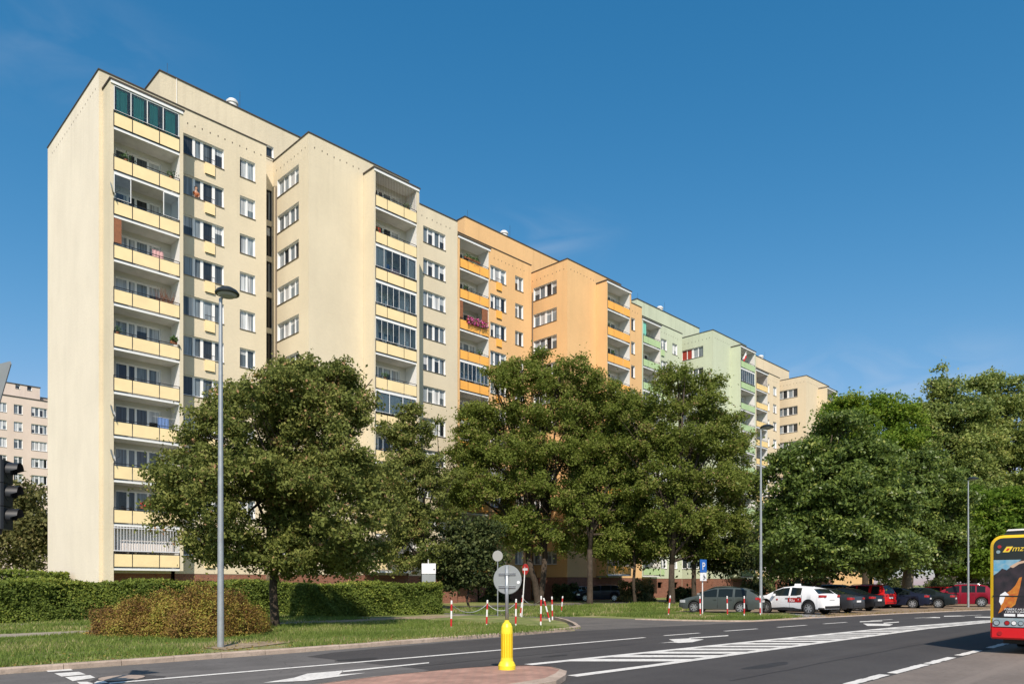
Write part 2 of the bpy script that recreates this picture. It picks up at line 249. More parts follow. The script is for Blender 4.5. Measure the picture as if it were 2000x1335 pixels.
# ------------------------------------------------------------------ mesh building
def tag(o, label=None, cat=None, group=None, kind=None):
    if label: o['label'] = label
    if cat: o['category'] = cat
    if group: o['group'] = group
    if kind: o['kind'] = kind
    return o
def empty(name, loc, rz=0, **k):
    o = bpy.data.objects.new(name, None); col.objects.link(o); o.location = loc; o.rotation_euler = (0, 0, rz); o.empty_display_size = .3
    return tag(o, **k)
class MB:
    def __init__(s): s.v = []; s.f = []; s.m = []; s.t = []; s.mats = []; s.xf = None
    def mi(s, m):
        if m not in s.mats: s.mats.append(m)
        return s.mats.index(m)
    def face(s, pts, m, t=0.0):
        b = len(s.v); s.v += [tuple(p) for p in pts]; s.f.append(tuple(range(b, b+len(pts)))); s.m.append(s.mi(m)); s.t.append(t)
    def mesh(s, vs, fs, m):
        b = len(s.v); s.v += [tuple(p) for p in vs]; k = s.mi(m)
        for f in fs: s.f.append(tuple(b+i for i in f)); s.m.append(k); s.t.append(0.)
    def box(s, a, b, m, ms=None):
        x0, y0, z0 = (min(a[i], b[i]) for i in range(3)); x1, y1, z1 = (max(a[i], b[i]) for i in range(3))
        c = [(x0, y0, z0), (x1, y0, z0), (x1, y1, z0), (x0, y1, z0), (x0, y0, z1), (x1, y0, z1), (x1, y1, z1), (x0, y1, z1)]
        fs = {'-z': (3, 2, 1, 0), '+z': (4, 5, 6, 7), '-y': (0, 1, 5, 4), '+x': (1, 2, 6, 5), '+y': (2, 3, 7, 6), '-x': (3, 0, 4, 7)}
        for k, f in fs.items():
            mm = (ms or {}).get(k, m)
            if mm: s.face([c[i] for i in f], mm)
    def tube(s, pts, rad, m, n=8, cap=True):
        pts = [Vector(p) for p in pts]; rad = rad if isinstance(rad, (list, tuple)) else [rad]*len(pts)
        vs = []; fs = []; ref = None
        for i, p in enumerate(pts):
            d = (pts[min(i+1, len(pts)-1)]-pts[max(i-1, 0)]).normalized()
            if ref is None: ref = Vector((1, 0, 0)) if abs(d.x) < .8 else Vector((0, 1, 0))
            a = (ref - d*ref.dot(d)).normalized(); b = d.cross(a); ref = a
            for k in range(n):
                q = 2*math.pi*k/n; vs.append(p+(a*math.cos(q)+b*math.sin(q))*rad[i])
        for i in range(len(pts)-1):
            for k in range(n): fs.append((i*n+k, i*n+(k+1) % n, (i+1)*n+(k+1) % n, (i+1)*n+k))
        if cap: fs.append(tuple(range(n-1, -1, -1))); fs.append(tuple((len(pts)-1)*n+k for k in range(n)))
        s.mesh(vs, fs, m)
    def lathe(s, prof, m, n=20, c=(0, 0, 0)):
        """prof: (r, z) list around z, material m or list per segment"""
        for i in range(len(prof)-1):
            (r0, z0), (r1, z1) = prof[i], prof[i+1]; mm = m[i] if isinstance(m, list) else m
            vs = []; 
            for k in range(n):
                q = 2*math.pi*k/n; vs.append((c[0]+r0*math.cos(q), c[1]+r0*math.sin(q), c[2]+z0))
            for k in range(n):
                q = 2*math.pi*k/n; vs.append((c[0]+r1*math.cos(q), c[1]+r1*math.sin(q), c[2]+z1))
            s.mesh(vs, [(k, (k+1) % n, n+(k+1) % n, n+k) for k in range(n)], mm)
    def prism(s, poly, axis, a0, a1, m):
        """poly of 2D points extruded along axis ('x','y','z')"""
        def p3(p, a): return {'x': (a, p[0], p[1]), 'y': (p[0], a, p[1]), 'z': (p[0], p[1], a)}[axis]
        n = len(poly); vs = [p3(p, a0) for p in poly]+[p3(p, a1) for p in poly]
        s.mesh(vs, [tuple(range(n-1, -1, -1)), tuple(range(n, 2*n))]+[(i, (i+1) % n, n+(i+1) % n, n+i) for i in range(n)], m)
    def disc(s, c, ax, r, m, th=.01, n=20, ry=None):
        c = Vector(c); ax = Vector(ax).normalized(); a = Vector((0, 0, 1)) if abs(ax.z) < .9 else Vector((1, 0, 0)); a = (a-ax*a.dot(ax)).normalized(); b = ax.cross(a)
        vs = [c+ax*h+a*math.cos(2*math.pi*k/n)*r+b*math.sin(2*math.pi*k/n)*(ry or r) for h in (-th/2, th/2) for k in range(n)]
        s.mesh(vs, [tuple(range(n-1, -1, -1)), tuple(range(n, 2*n))]+[(k, (k+1) % n, n+(k+1) % n, n+k) for k in range(n)], m)
    def build(s, name, parent=None, origin=None, smooth=False, tint=False, merge=False):
        me = bpy.data.meshes.new(name); o3 = Vector(origin) if origin else (Vector(parent.location) if parent is not None and origin is None and s.xf is None else Vector((0, 0, 0)))
        if s.xf == 'local': o3 = Vector((0, 0, 0))
        me.from_pydata([Vector(p)-o3 for p in s.v], [], s.f)
        for k in s.mats: me.materials.append(M[k])
        me.polygons.foreach_set('material_index', s.m)
        if tint:
            at_ = me.attributes.new('tint', 'FLOAT', 'FACE'); at_.data.foreach_set('value', s.t)
        if smooth: me.polygons.foreach_set('use_smooth', [True]*len(s.f))
        me.update(); o = bpy.data.objects.new(name, me); col.objects.link(o)
        if parent is not None: o.parent = parent
        elif origin: o.location = o3
        return o
def LMB(): m = MB(); m.xf = 'local'; return m
def place(o, parent, loc, rz=0):
    o.parent = parent; o.location = loc; o.rotation_euler = (0, 0, rz); return o
def copy_tree(o, parent=None):
    c = o.copy(); col.objects.link(c)
    if parent is not None: c.parent = parent
    for ch in [x for x in kids.get(o.name, [])]: copy_tree(ch, c)
    return c
kids = {}
def own(o): kids.setdefault(o.parent.name, []).append(o); return o
def text(name, s, size, mtx, m, parent=None, shear=0, ext=.002):
    cu = bpy.data.curves.new(name, 'FONT'); cu.body = s; cu.size = size; cu.extrude = ext; cu.shear = shear; cu.materials.append(M[m])
    o = bpy.data.objects.new(name, cu); col.objects.link(o)
    if parent is not None: o.parent = parent
    o.matrix_local = mtx; dg = bpy.context.evaluated_depsgraph_get(); me = bpy.data.meshes.new_from_object(o.evaluated_get(dg)); o2 = bpy.data.objects.new(name, me); col.objects.link(o2); o2.parent = parent; o2.matrix_local = mtx; bpy.data.objects.remove(o); return o2
def frame_mtx(loc, xdir, ydir):
    x = Vector(xdir).normalized(); y = Vector(ydir).normalized(); z = x.cross(y)
    m = Matrix((x, y, z)).transposed().to_4x4(); m.translation = loc; return m

# ------------------------------------------------------------------ ground, roads
def sheet(name, pts, z, m, kind='structure'):
    b = MB(); b.face([(p[0], p[1], z) for p in pts], m); return tag(b.build(name), kind=kind)
LEV = .004
_g = MB(); _g.face([(-900, -900, 0), (1200, -900, 0), (1200, 1200, 0), (-900, 1200, 0)], 'lawn'); tag(_g.build('ground'), kind='structure')
edge_px = [(600, 1273), (975, 1243), (1125, 1231)]
far_edge = [(-90, 16.0), (3.0, 16.02), (9.2, 16.05), (16.1, 16.35), (20.15, 16.6), (23.3, 16.1), (26.8, 15.6), (30.0, 15.1), (33.4, 14.6), (37, 14.2), (43.8, 13.3), (50.4, 12.0), (58, 10.3), (70, 7.0), (90, 0.5), (130, -16)]
near_edge = [(130, -34), (90, -15), (70, -8.5), (55, -5.5), (30, -4.5), (-90, -4.5)]
sheet('road', far_edge+near_edge, LEV*2, 'asphalt_old')
# newer dark carriageway surfacing
dk = [G(600, 1282)[:2], (9.6, 15.45), (16.1, 16.1), (20.15, 16.45), (23.3, 15.95), (26.8, 15.4), (30, 14.9), (33.4, 14.4), (37, 14.0), (43.8, 13.1), (50.4, 11.8), (58, 10.1), (70, 6.8), (90, .3), (130, -16.2), (130, -30), (90, -11), (70, -4.0), (55, 1.0), (42, 3.6), (30, 4.40), (5.0, 4.40), (5.0, 9.0), G(840, 1308)[:2]]
sheet('carriageway', dk, LEV*3, 'asphalt_dark')
sheet('bus_lane', [(-60, 4.36), (30, 4.36), (42, 3.5), (55, .8), (55, -4.5), (30, -4.0), (-60, -4.0)], LEV*4, 'asphalt_beige')
# side street mouth and the service lane in front of the block
mouth = [G(*p)[:2] for p in [(1125, 1231.5), (1112, 1222), (1106, 1214), (1062, 1206), (985, 1202), (868, 1198.5), (868, 1187), (1000, 1187), (1048, 1193), (1112, 1203.5), (1200, 1207), (1320, 1210), (1440, 1212.5), (1475, 1214), (1370, 1220), (1250, 1226)]]
sheet('side_street', mouth, LEV*1.0+.001, 'asphalt_side')
sheet('service_lane', [(24, 36), (150, 36), (150, 41.5), (24, 41.5)], LEV, 'asphalt_side')
sheet('path', [(-60, 27.6), (17, 29.3), (25.6, 29.7), (27.5, 30.8), (27.3, 29.2), (17, 27.6), (-60, 26.0)], LEV, 'path_paving')
sheet('path', [(-60, 33.6), (19, 34.9), (19, 36.4), (-60, 35.2)], LEV, 'path_paving')
sheet('path', [G(*p)[:2] for p in [(1000, 1199), (1112, 1193), (1108, 1198), (1040, 1203)]], LEV*1.6, 'dirt')
sheet('parking_apron', [G(*p)[:2] for p in [(1508, 1207.5), (1560, 1208), (1625, 1206), (1738, 1199), (1851, 1193.5), (1926, 1190.5)]]+[(64, 9.2), (92, 4), (100, 18), (64, 22), (48, 27), (38, 28), (33, 26)], LEV, 'apron')
sheet('parking_bay', [G(*p)[:2] for p in [(1500, 1198), (1508, 1207.2), (1560, 1207.7), (1618, 1206), (1600, 1196)]], LEV*2, 'apron_pale')
sheet('bare_soil', [G(*p)[:2] for p in [(395, 1272), (420, 1262), (470, 1256), (540, 1254), (600, 1255), (560, 1262), (500, 1270), (440, 1277)]], .108, 'dirt')
sheet('bare_soil', [G(*p)[:2] for p in [(500, 1216), (600, 1211), (860, 1201), (885, 1204), (800, 1211), (640, 1217), (520, 1220)]], LEV*1.9, 'dirt')
# kerbs: real steps, cut into stones
def kerb(name, pts, wdt=.16, h=.12, stone=1.0, side=1):
    b = MB(); P = [Vector((p[0], p[1], 0)) for p in pts]
    for i in range(len(P)-1):
        d = P[i+1]-P[i]; L = d.length
        if L < .01: continue
        d.normalize(); nrm = Vector((-d.y, d.x, 0))*side; k = max(1, round(L/stone))
        for j in range(k):
            a = P[i]+d*(L*j/k+.006); c = P[i]+d*(L*(j+1)/k-.006); hh = h+random.uniform(-.006, .006)
            q = [a, c, c+nrm*wdt, a+nrm*wdt]; e = nrm*.02
            vs = [(v.x, v.y, -.02) for v in q]+[(v.x, v.y, hh-.025) for v in q]+[((a+e).x, (a+e).y, hh), ((c+e).x, (c+e).y, hh), ((c+nrm*wdt).x, (c+nrm*wdt).y, hh), ((a+nrm*wdt).x, (a+nrm*wdt).y, hh)]
            b.mesh(vs, [(0, 1, 5, 4), (1, 2, 6, 5), (2, 3, 7, 6), (3, 0, 4, 7), (4, 5, 9, 8), (5, 6, 10, 9), (6, 7, 11, 10), (7, 4, 8, 11), (8, 9, 10, 11)], 'kerb_stone')
    return tag(b.build(name), kind='structure')
corner = [G(1125, 1231)[:2], G(1134, 1227)[:2], G(1124, 1220)[:2], G(1110, 1214)[:2], G(1088, 1209)[:2]]
kerb('kerb', [(-60, 16.02), (3, 16.04), (9.2, 16.07), (16.1, 16.37), (19.6, 16.6)]+corner[1:])
kerb('kerb', [G(*p)[:2] for p in [(1240, 1209.5), (1330, 1212), (1420, 1213.5), (1475, 1213.6), (1510, 1211.5)]]+[(36, 14.45)], h=.06)
kerb('kerb', [(36, 14.45), (43.8, 13.35), (50.4, 12.05), (58, 10.35), (70, 7.05), (90, .55)], h=.04)
# raised verge between kerb and path: soil level with the kerb top
vb = MB(); vpts = [(-60, 16.15), (3, 16.18), (9.2, 16.22), (16.1, 16.52), (19.5, 16.75), (20.3, 17.3), (20.6, 18.6), (21.0, 20.6), (20.5, 25.0), (17, 26.9), (-60, 25.4)]
vb.face([(p[0], p[1], .10 if p[1] < 24 else .008) for p in vpts], 'lawn'); tag(vb.build('verge'), kind='structure')

# painted markings
def lane_piece(b, p, q, wd, z): 
    p = Vector((p[0], p[1], 0)); q = Vector((q[0], q[1], 0)); d = (q-p).normalized(); n_ = Vector((-d.y, d.x, 0))*wd/2
    b.face([(v.x, v.y, z) for v in (p-n_, q-n_, q+n_, p+n_)], 'road_paint')
b = MB(); zp = LEV*4+.001
b_pts = [(4.36, 13.25), (9.5, 13.1), (14, 13.0), (18.95, 12.92)]
for i in range(3): lane_piece(b, b_pts[i], b_pts[i+1], .16, zp)
for p, q in (((-20, 13.5), (4.36, 13.25)), ((20.1, 12.95), (22.0, 12.8)), ((23.5, 12.68), (25.6, 12.5)), ((27.0, 12.38), (29.2, 12.2)), ((30.7, 12.1), (32.7, 11.9)), ((34.8, 11.65), (36.8, 11.35)), ((39, 11.0), (41, 10.6)), ((43.5, 10.1), (45.5, 9.6))):
    lane_piece(b, p, q, .14, zp)
tag(b.build('lane_marking'), kind='structure')
b = MB()
top = [(10.9, 10.25), (14.6, 10.05), (18, 9.88), (21, 9.72), (23.6, 9.55), (30, 9.12), (38.3, 8.0), (46, 5.9)]
bot = [(10.1, 8.42), (12.6, 8.35), (15.7, 8.33), (20.7, 8.27), (23, 8.23), (30, 8.12), (38, 7.45), (46, 5.6)]
for L_, wd in ((top, .24), (bot, .24)):
    for i in range(len(L_)-1): lane_piece(b, L_[i], L_[i+1], wd, zp)
def yat(L_, x):
    for i in range(len(L_)-1):
        if L_[i][0] <= x <= L_[i+1][0]:
            k = (x-L_[i][0])/(L_[i+1][0]-L_[i][0]); return L_[i][1]+(L_[i+1][1]-L_[i][1])*k
    return L_[-1][1]
x = 9.2
while x < 40:        # diagonal bars at 45 degrees to the lines
    def clipx(xx): return max(10.2, xx)
    def hit(x0, L_, up):
        lo, hi = 0.0, 4.0
        # bar line: (x0 + k, 10.4 - k*1.02)
        for _ in range(40):
            k = (lo+hi)/2; yy = 10.4-k*1.02
            if yy > yat(L_, max(L_[0][0], x0+k)): lo = k
            else: hi = k
        return (x0+k, 10.4-k*1.02)
    a, c = hit(x, top, 1), hit(x, bot, 0); a2, c2 = hit(x+.70, top, 1), hit(x+.70, bot, 0)
    if a[0] >= 10.9: b.face([(p[0], p[1], zp+.001) for p in (a, c, c2, a2)], 'road_paint')
    x += 1.22
tag(b.build('hatched_marking'), kind='structure')
def zoomed(ox, oy, k, pts): return [(ox+p[0]/k, oy+p[1]/k) for p in pts]
def painted(name, polys, z=zp):
    b = MB()
    for pl in polys: b.face([(*G(*p)[:2], z) for p in pl], 'road_paint')
    return tag(b.build(name), kind='structure')
painted('arrow_marking', [zoomed(1100, 1040, 4, [(750, 864), (860, 858), (900, 862), (1010, 856), (1100, 834), (1000, 832), (990, 826), (825, 834), (870, 852)])])
painted('arrow_marking', [zoomed(1100, 1040, 4, [(985, 829), (1290, 808), (1290, 801), (985, 822)])], zp+.001)
painted('arrow_marking', [[(515, 1334), (600, 1330), (715, 1314.5), (662, 1318), (672, 1309.5), (600, 1316), (575, 1324)], [(668, 1313.5), (838, 1295.4), (838, 1293.6), (668, 1310.5)]])
painted('arrow_marking', [zoomed(1550, 1000, 3.984, [(540, 866), (575, 884), (745, 884), (775, 872), (700, 868)]), zoomed(1550, 1000, 3.984, [(700, 867), (820, 857), (820, 851), (700, 860)]), zoomed(1550, 1000, 3.984, [(515, 855), (690, 848), (690, 843), (515, 849)])])
painted('arrow_marking', [zoomed(1550, 1000, 3.984, [(1010, 822), (1140, 822), (1140, 816), (1010, 818)]), zoomed(1550, 1000, 3.984, [(1170, 812), (1330, 808), (1330, 803), (1170, 806)]), zoomed(1550, 1000, 3.984, [(1410, 818), (1600, 822), (1600, 812), (1410, 813)])])
painted('crossing_marking', [zoomed(0, 1140, 5, q) for q in ([(450, 850), (690, 833), (712, 848), (470, 864)], [(530, 878), (770, 862), (840, 888), (600, 909)], [(635, 915), (880, 895), (932, 920), (710, 954)], [(750, 962), (850, 960), (960, 990), (800, 1000)], [(945, 955), (1010, 950), (1090, 985), (900, 985)])])
sheet('asphalt_patch', [(*G(*p)[:2],) for p in zoomed(0, 1140, 5, [(880, 955), (960, 915), (1180, 893), (1400, 886), (1620, 905), (1560, 935), (1250, 965), (1000, 985)])], zp-.003, 'asphalt_dark')
for pc, ra, rb in (((1085, 1281), .42, .16), ((1500, 1300), .9, .22), ((700, 1288), .5, .3), ((1650, 1240), 1.6, .3)):
    q = G(*pc); sheet('asphalt_patch', [(q[0]+ra*math.cos(a_)*(1+.15*math.sin(3*a_)), q[1]+rb*math.sin(a_)*(1+.2*math.cos(2*a_))) for a_ in [k_*2*math.pi/22 for k_ in range(22)]], zp-.003, 'asphalt_stain')
for x0_, x1_, yy_ in ((11.5, 30, 6.1), (9.0, 16.5, 11.6), (24, 44, 10.5)):       # tar-sealed joints
    b = MB(); n_ = 24; pv = None
    for k_ in range(n_+1):
        xx_ = x0_+(x1_-x0_)*k_/n_; y_ = yy_-(max(0, xx_-30)*.12)+random.uniform(-.03, .03)
        if pv: b.face([(pv[0], pv[1]-.022, zp-.002), (xx_, y_-.022, zp-.002), (xx_, y_+.022, zp-.002), (pv[0], pv[1]+.022, zp-.002)], 'asphalt_stain')
        pv = (xx_, y_)
    tag(b.build('road_seam'), kind='structure')
mh = MB(); c = G(238, 1325); mh.disc((c[0], c[1], zp+.006), (0, 0, 1), .36, 'kerb_stone', .012, 28); tag(mh.build('manhole_cover', origin=(c[0], c[1], 0)), 'round iron manhole cover in the dark patch of asphalt', 'manhole cover')
# broken edge line of the bus lane
b = MB()
for a, c in ((12.4, 14.2), (14.5, 16.6), (16.75, 18.6), (19.2, 21), (22, 24), (26, 28.5)):
    n_ = 6
    for i in range(n_):
        x0, x1 = a+(c-a)*i/n_, a+(c-a)*(i+1)/n_; j = random.uniform(-.02, .02)
        b.face([(x0, 4.40+j, zp+.003), (x1, 4.40+j, zp+.003), (x1, 4.58+j, zp+.003), (x0, 4.58+j, zp+.003)], 'road_paint')
tag(b.build('edge_marking'), kind='structure')
# traffic island
isl = [(3, 9.2), (3, 10.0), (5.8, 10.15), (7.2, 10.3), (8.9, 10.2), (9.7, 9.95), (10.15, 9.5), (10.3, 9.0), (10.05, 8.5), (9.6, 8.15), (8.9, 7.75), (3, 7.2)]
b = MB(); cx_, cy_ = 7.5, 9.1
inn = [(p[0]+(cx_-p[0])*.035, p[1]+(cy_-p[1])*.16) for p in isl]
b.face([(p[0], p[1], .125) for p in inn], 'island_paving')
for i in range(len(isl)):
    j = (i+1) % len(isl); a, c, a2, c2 = isl[i], isl[j], inn[i], inn[j]
    b.face([(a[0], a[1], 0), (c[0], c[1], 0), (c[0], c[1], .105), (a[0], a[1], .105)], 'kerb_stone')
    b.face([(a[0], a[1], .105), (c[0], c[1], .105), (c2[0], c2[1], .13), (a2[0], a2[1], .13)], 'kerb_stone')
tag(b.build('traffic_island'), kind='structure')

# ------------------------------------------------------------------ the long apartment block
FL = 2.69; Z0 = 2.66; ROOF = 33.55
def wall(mb, o, d, nrm, L, z0, z1, ops, m, reveal='white_paint', depth=.24):
    """rectangular wall with real openings; o plan start, d plan direction, nrm outward; ops (a0,a1,z0,z1)"""
    xs = sorted({0, L, *[v for q in ops for v in q[:2]]}); zs = sorted({z0, z1, *[v for q in ops for v in q[2:4]]})
    def p(a, z, k=0): return (o[0]+d[0]*a-nrm[0]*k, o[1]+d[1]*a-nrm[1]*k, z)
    flip = (d[0]*nrm[1]-d[1]*nrm[0]) > 0
    def F_(pts, mm): mb.face(pts[::-1] if flip else pts, mm)
    for i in range(len(xs)-1):
        zr = z0; run = None
        for j in range(len(zs)-1):
            a = (xs[i]+xs[i+1])/2; z = (zs[j]+zs[j+1])/2
            hole = any(q[0] < a < q[1] and q[2] < z < q[3] for q in ops)
            if not hole and run is None: run = zs[j]
            if run is not None and (hole or j == len(zs)-2):
                e = zs[j] if hole else zs[j+1]
                F_([p(xs[i], run), p(xs[i+1], run), p(xs[i+1], e), p(xs[i], e)], m); run = None
    for q in ops:
        a0, a1, b0, b1 = q[:4]
        F_([p(a0, b0), p(a0, b1), p(a0, b1, depth), p(a0, b0, depth)][::-1], reveal)
        F_([p(a1, b0), p(a1, b0, depth), p(a1, b1, depth), p(a1, b1)][::-1], reveal)
        F_([p(a0, b1), p(a1, b1), p(a1, b1, depth), p(a0, b1, depth)][::-1], reveal)
        F_([p(a0, b0), p(a0, b0, depth), p(a1, b0, depth), p(a1, b0)][::-1], reveal)
def win_variant(name, w_, h_, sash, seps, seed, frame_m='pvc', sill=True, dark=0.0):
    """root window frame mesh with pane and sill children, local coordinates x along the wall, y inwards"""
    rr = random.Random(seed); fr = LMB(); pn = LMB(); y0, y1 = .15, .21
    tot = sum(sash)+sum(seps)+.12; k = w_/tot
    fr.box((0, y0, 0), (w_, y1, .07), frame_m); fr.box((0, y0, h_-.07), (w_, y1, h_), frame_m); fr.box((0, y0, .07), (.06*k, y1, h_-.07), frame_m); fr.box((w_-.06*k, y0, .07), (w_, y1, h_-.07), frame_m)
    x = .06*k; base = rr.random()
    for i, s_ in enumerate(sash):
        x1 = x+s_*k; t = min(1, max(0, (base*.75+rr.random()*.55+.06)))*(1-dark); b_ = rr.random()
        if b_ < .25:
            zc = h_*rr.uniform(.35, .75)
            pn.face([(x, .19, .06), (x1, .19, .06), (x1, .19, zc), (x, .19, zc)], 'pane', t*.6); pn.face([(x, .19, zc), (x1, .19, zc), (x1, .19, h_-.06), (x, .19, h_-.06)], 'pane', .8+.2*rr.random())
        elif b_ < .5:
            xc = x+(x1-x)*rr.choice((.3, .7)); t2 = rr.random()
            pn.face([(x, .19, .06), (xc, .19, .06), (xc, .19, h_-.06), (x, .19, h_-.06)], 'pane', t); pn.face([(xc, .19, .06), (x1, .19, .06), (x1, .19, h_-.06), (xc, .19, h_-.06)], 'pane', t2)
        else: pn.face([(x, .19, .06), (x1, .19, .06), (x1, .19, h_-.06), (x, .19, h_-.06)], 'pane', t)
        if i < len(seps):
            fr.box((x1, y0-.01, .07), (x1+seps[i]*k, y1, h_-.07), frame_m); x1 += seps[i]*k
        x = x1
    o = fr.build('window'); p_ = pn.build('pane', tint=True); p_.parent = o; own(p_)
    if sill:
        sm = LMB(); sm.box((-.02, -.05, -.045), (w_+.02, .15, -.004), 'sill_metal'); s_ = sm.build('sill'); s_.parent = o; own(s_)
    return o
WIN = {}
def win_set(key, *a, n=10, **k): WIN[key] = [[win_variant(key, *a, seed=hash((key, i)) % 1000 if False else 31*i+len(key)*7, **k), False] for i in range(n)]
win_set('wide', 2.95, 1.36, [.8, .36, .62, .52], [.18, .2, .2])
win_set('small', 1.14, 1.36, [.46, .44], [.12])
win_set('side', 3.14, 1.30, [.66, .62, .62, .66], [.10, .26, .10])
win_set('end', 2.45, 1.36, [.5, .5, .5, .5], [.1, .24, .1])
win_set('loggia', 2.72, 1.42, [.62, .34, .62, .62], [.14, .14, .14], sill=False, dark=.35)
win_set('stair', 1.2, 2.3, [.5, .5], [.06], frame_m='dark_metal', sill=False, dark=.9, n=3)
win_set('attic', .85, .85, [.7], [], dark=.7, n=2)
def put_window(key, parent, loc, rz=0, i=None):
    ent = random.choice(WIN[key]) if i is None else WIN[key][i]
    if not ent[1]: ent[1] = True; o = ent[0]
    else: o = copy_tree(ent[0])
    o.parent = parent; o.location = Vector(loc)-parent.location; o.rotation_euler = (0, 0, rz); return o

def balcony(parent, x0, x1, yf, yb, zf, pm, kind='open', rail='dark_metal', near=True):
    """slab + railing + three front panels; y front is yf (smaller), back wall yb"""
    b = MB(); b.box((x0+.002, yf+.02, zf-.15), (x1-.002, yb-.002, zf), 'slab', {'-y': 'white_paint'})
    root = b.build('balcony', parent); root.location = (0, 0, 0)
    def sub(mb, n): 
        o = mb.build(n, parent); o.parent = root; return o
    r = MB(); r.tube([(x0, yf-.01, zf+1.0), (x1, yf-.01, zf+1.0)], .022, rail, 6); r.box((x0, yf-.02, zf+.02), (x1, yf+.01, zf+.06), rail)
    r.tube([(x0, yf-.01, zf+.86), (x1, yf-.01, zf+.86)], .014, rail, 4)
    L = x1-x0; cuts = [0, .27, .68, 1]
    for c in cuts: r.box((x0+L*c-.02, yf-.015, zf), (x0+L*c+.02, yf+.015, zf+1.0), rail)
    sub(r, 'railing')
    for i in range(3):
        p = MB(); p.box((x0+L*cuts[i]+.03, yf-.045, zf+.07), (x0+L*cuts[i+1]-.03, yf-.022, zf+.83), pm); sub(p, 'panel')
    def glazing(a0, a1, n, mm='clear_glass', fm='white_paint'):
        g = MB(); f = MB(); zt = zf+FL-.16; fw_ = .022 if n < 5 else .011
        for i in range(n):
            xa, xb = a0+(a1-a0)*i/n, a0+(a1-a0)*(i+1)/n
            g.face([(xa, yf+.03, zf+1.02), (xb, yf+.03, zf+1.02), (xb, yf+.03, zt-.03), (xa, yf+.03, zt-.03)], mm)
            f.box((xa-fw_, yf+.01, zf+1.02), (xa+fw_, yf+.05, zt-.03), fm)
        f.box((a1-.02, yf+.01, zf+1.02), (a1+.02, yf+.05, zt-.03), fm); f.box((a0, yf, zf+1.005), (a1, yf+.06, zf+1.05), fm); f.box((a0, yf, zt-.05), (a1, yf+.06, zt), fm)
        fo = sub(f, 'glazing_frame'); sub(g, 'glazing')
    def curtain(a0, a1, mm, y=yf+.12, z0=1.0, z1=2.45):
        c = MB(); n = max(6, int((a1-a0)/.07)); 
        for i in range(n):
            xa, xb = a0+(a1-a0)*i/n, a0+(a1-a0)*(i+1)/n; ya, yb_ = y+.03*(i % 2), y+.03*((i+1) % 2)
            c.face([(xa, ya, zf+z0), (xb, yb_, zf+z0), (xb, yb_, zf+z1), (xa, ya, zf+z1)], mm)
        sub(c, 'curtain')
    zt = zf+FL-.16
    if kind == 'green_curtains':
        glazing(x0+.03, x1-.05, 4)
        for i in range(4):
            a = x0+.08+(L-.1)*i/4+(.15 if i else .12); curtain(a, a+(L/4)*(.62 if i != 2 else .5), 'curtain_green', y=yf+.16)
    elif kind == 'ends_glazed': glazing(x0+.03, x0+L*.25, 1); glazing(x0+L*.75, x1-.05, 1)
    elif kind == 'brown_screen':
        c = MB(); c.box((x0+.02, yf+.03, zf+1.0), (x0+.45, yf+.09, zt-.02), 'brown_wood'); sub(c, 'screen')
    elif kind == 'bars':
        c = MB(); n = 22
        for i in range(n+1):
            xx = x0+.05+(L-.1)*i/n; c.box((xx-.012, yf-.01, zf+1.0), (xx+.012, yf+.015, zt), 'bars_white')
        for z_ in (1.02, 2.42): c.box((x0, yf-.02, zf+z_), (x1, yf+.03, zf+z_+.05), 'bars_white')
        sub(c, 'bars'); curtain(x0+.3, x1-.2, 'curtain_pale', y=yf+.6)
    elif kind == 'netting':
        c = MB(); n = 26
        for i in range(n+1): xx = x0+.02+(L-.04)*i/n; c.box((xx-.006, yf+.03, zf+1.0), (xx+.006, yf+.042, zt), 'brown_net')
        sub(c, 'screen')
    elif kind == 'curtained':
        glazing(x0+.03, x1-.05, 5); curtain(x0+.05, x0+L*.28, 'curtain_pale'); curtain(x0+L*.74, x1-.08, 'curtain_pale')
        c = MB(); c.box((x0+L*.3, yf+.5, zf+.9), (x0+L*.42, yf+.52, zf+1.7), 'cloth_blue'); c.box((x0+L*.45, yf+.5, zf+.8), (x0+L*.66, yf+.52, zf+1.5), 'cloth_pink'); sub(c, 'laundry')
    elif kind == 'glazed':
        glazing(x0+.03, x1-.05, 7)
        c = MB()
        curtain(x0+.05, x0+L*.16, 'curtain_pale', y=yf+.5); curtain(x0+L*.70, x0+L*.94, 'curtain_pale', y=yf+.6)
        for a, ww, hh in ((.3, .12, 1.5), (.6, .2, 1.35), (.82, .12, 1.6)): c.box((x0+L*a, yf+.4, zf+.7), (x0+L*a+ww*1.4, yf+.43, zf+hh), 'white_paint')
        sub(c, 'laundry')
    elif kind == 'closed_curtain': glazing(x0+.03, x1-.05, 3); curtain(x0+.05, x1-.07, 'curtain_pale')
    elif kind == 'green_left': curtain(x0+.03, x0+L*.22, 'curtain_green')
    elif kind == 'blinds_flowers':
        c = MB(); c.box((x0+.02, yf+.04, zf+.95), (x0+.42, yf+.09, zt), 'brown_wood'); c.box((x1-.75, yf+.04, zf+.95), (x1-.05, yf+.09, zt), 'brown_wood'); sub(c, 'screen')
    return root

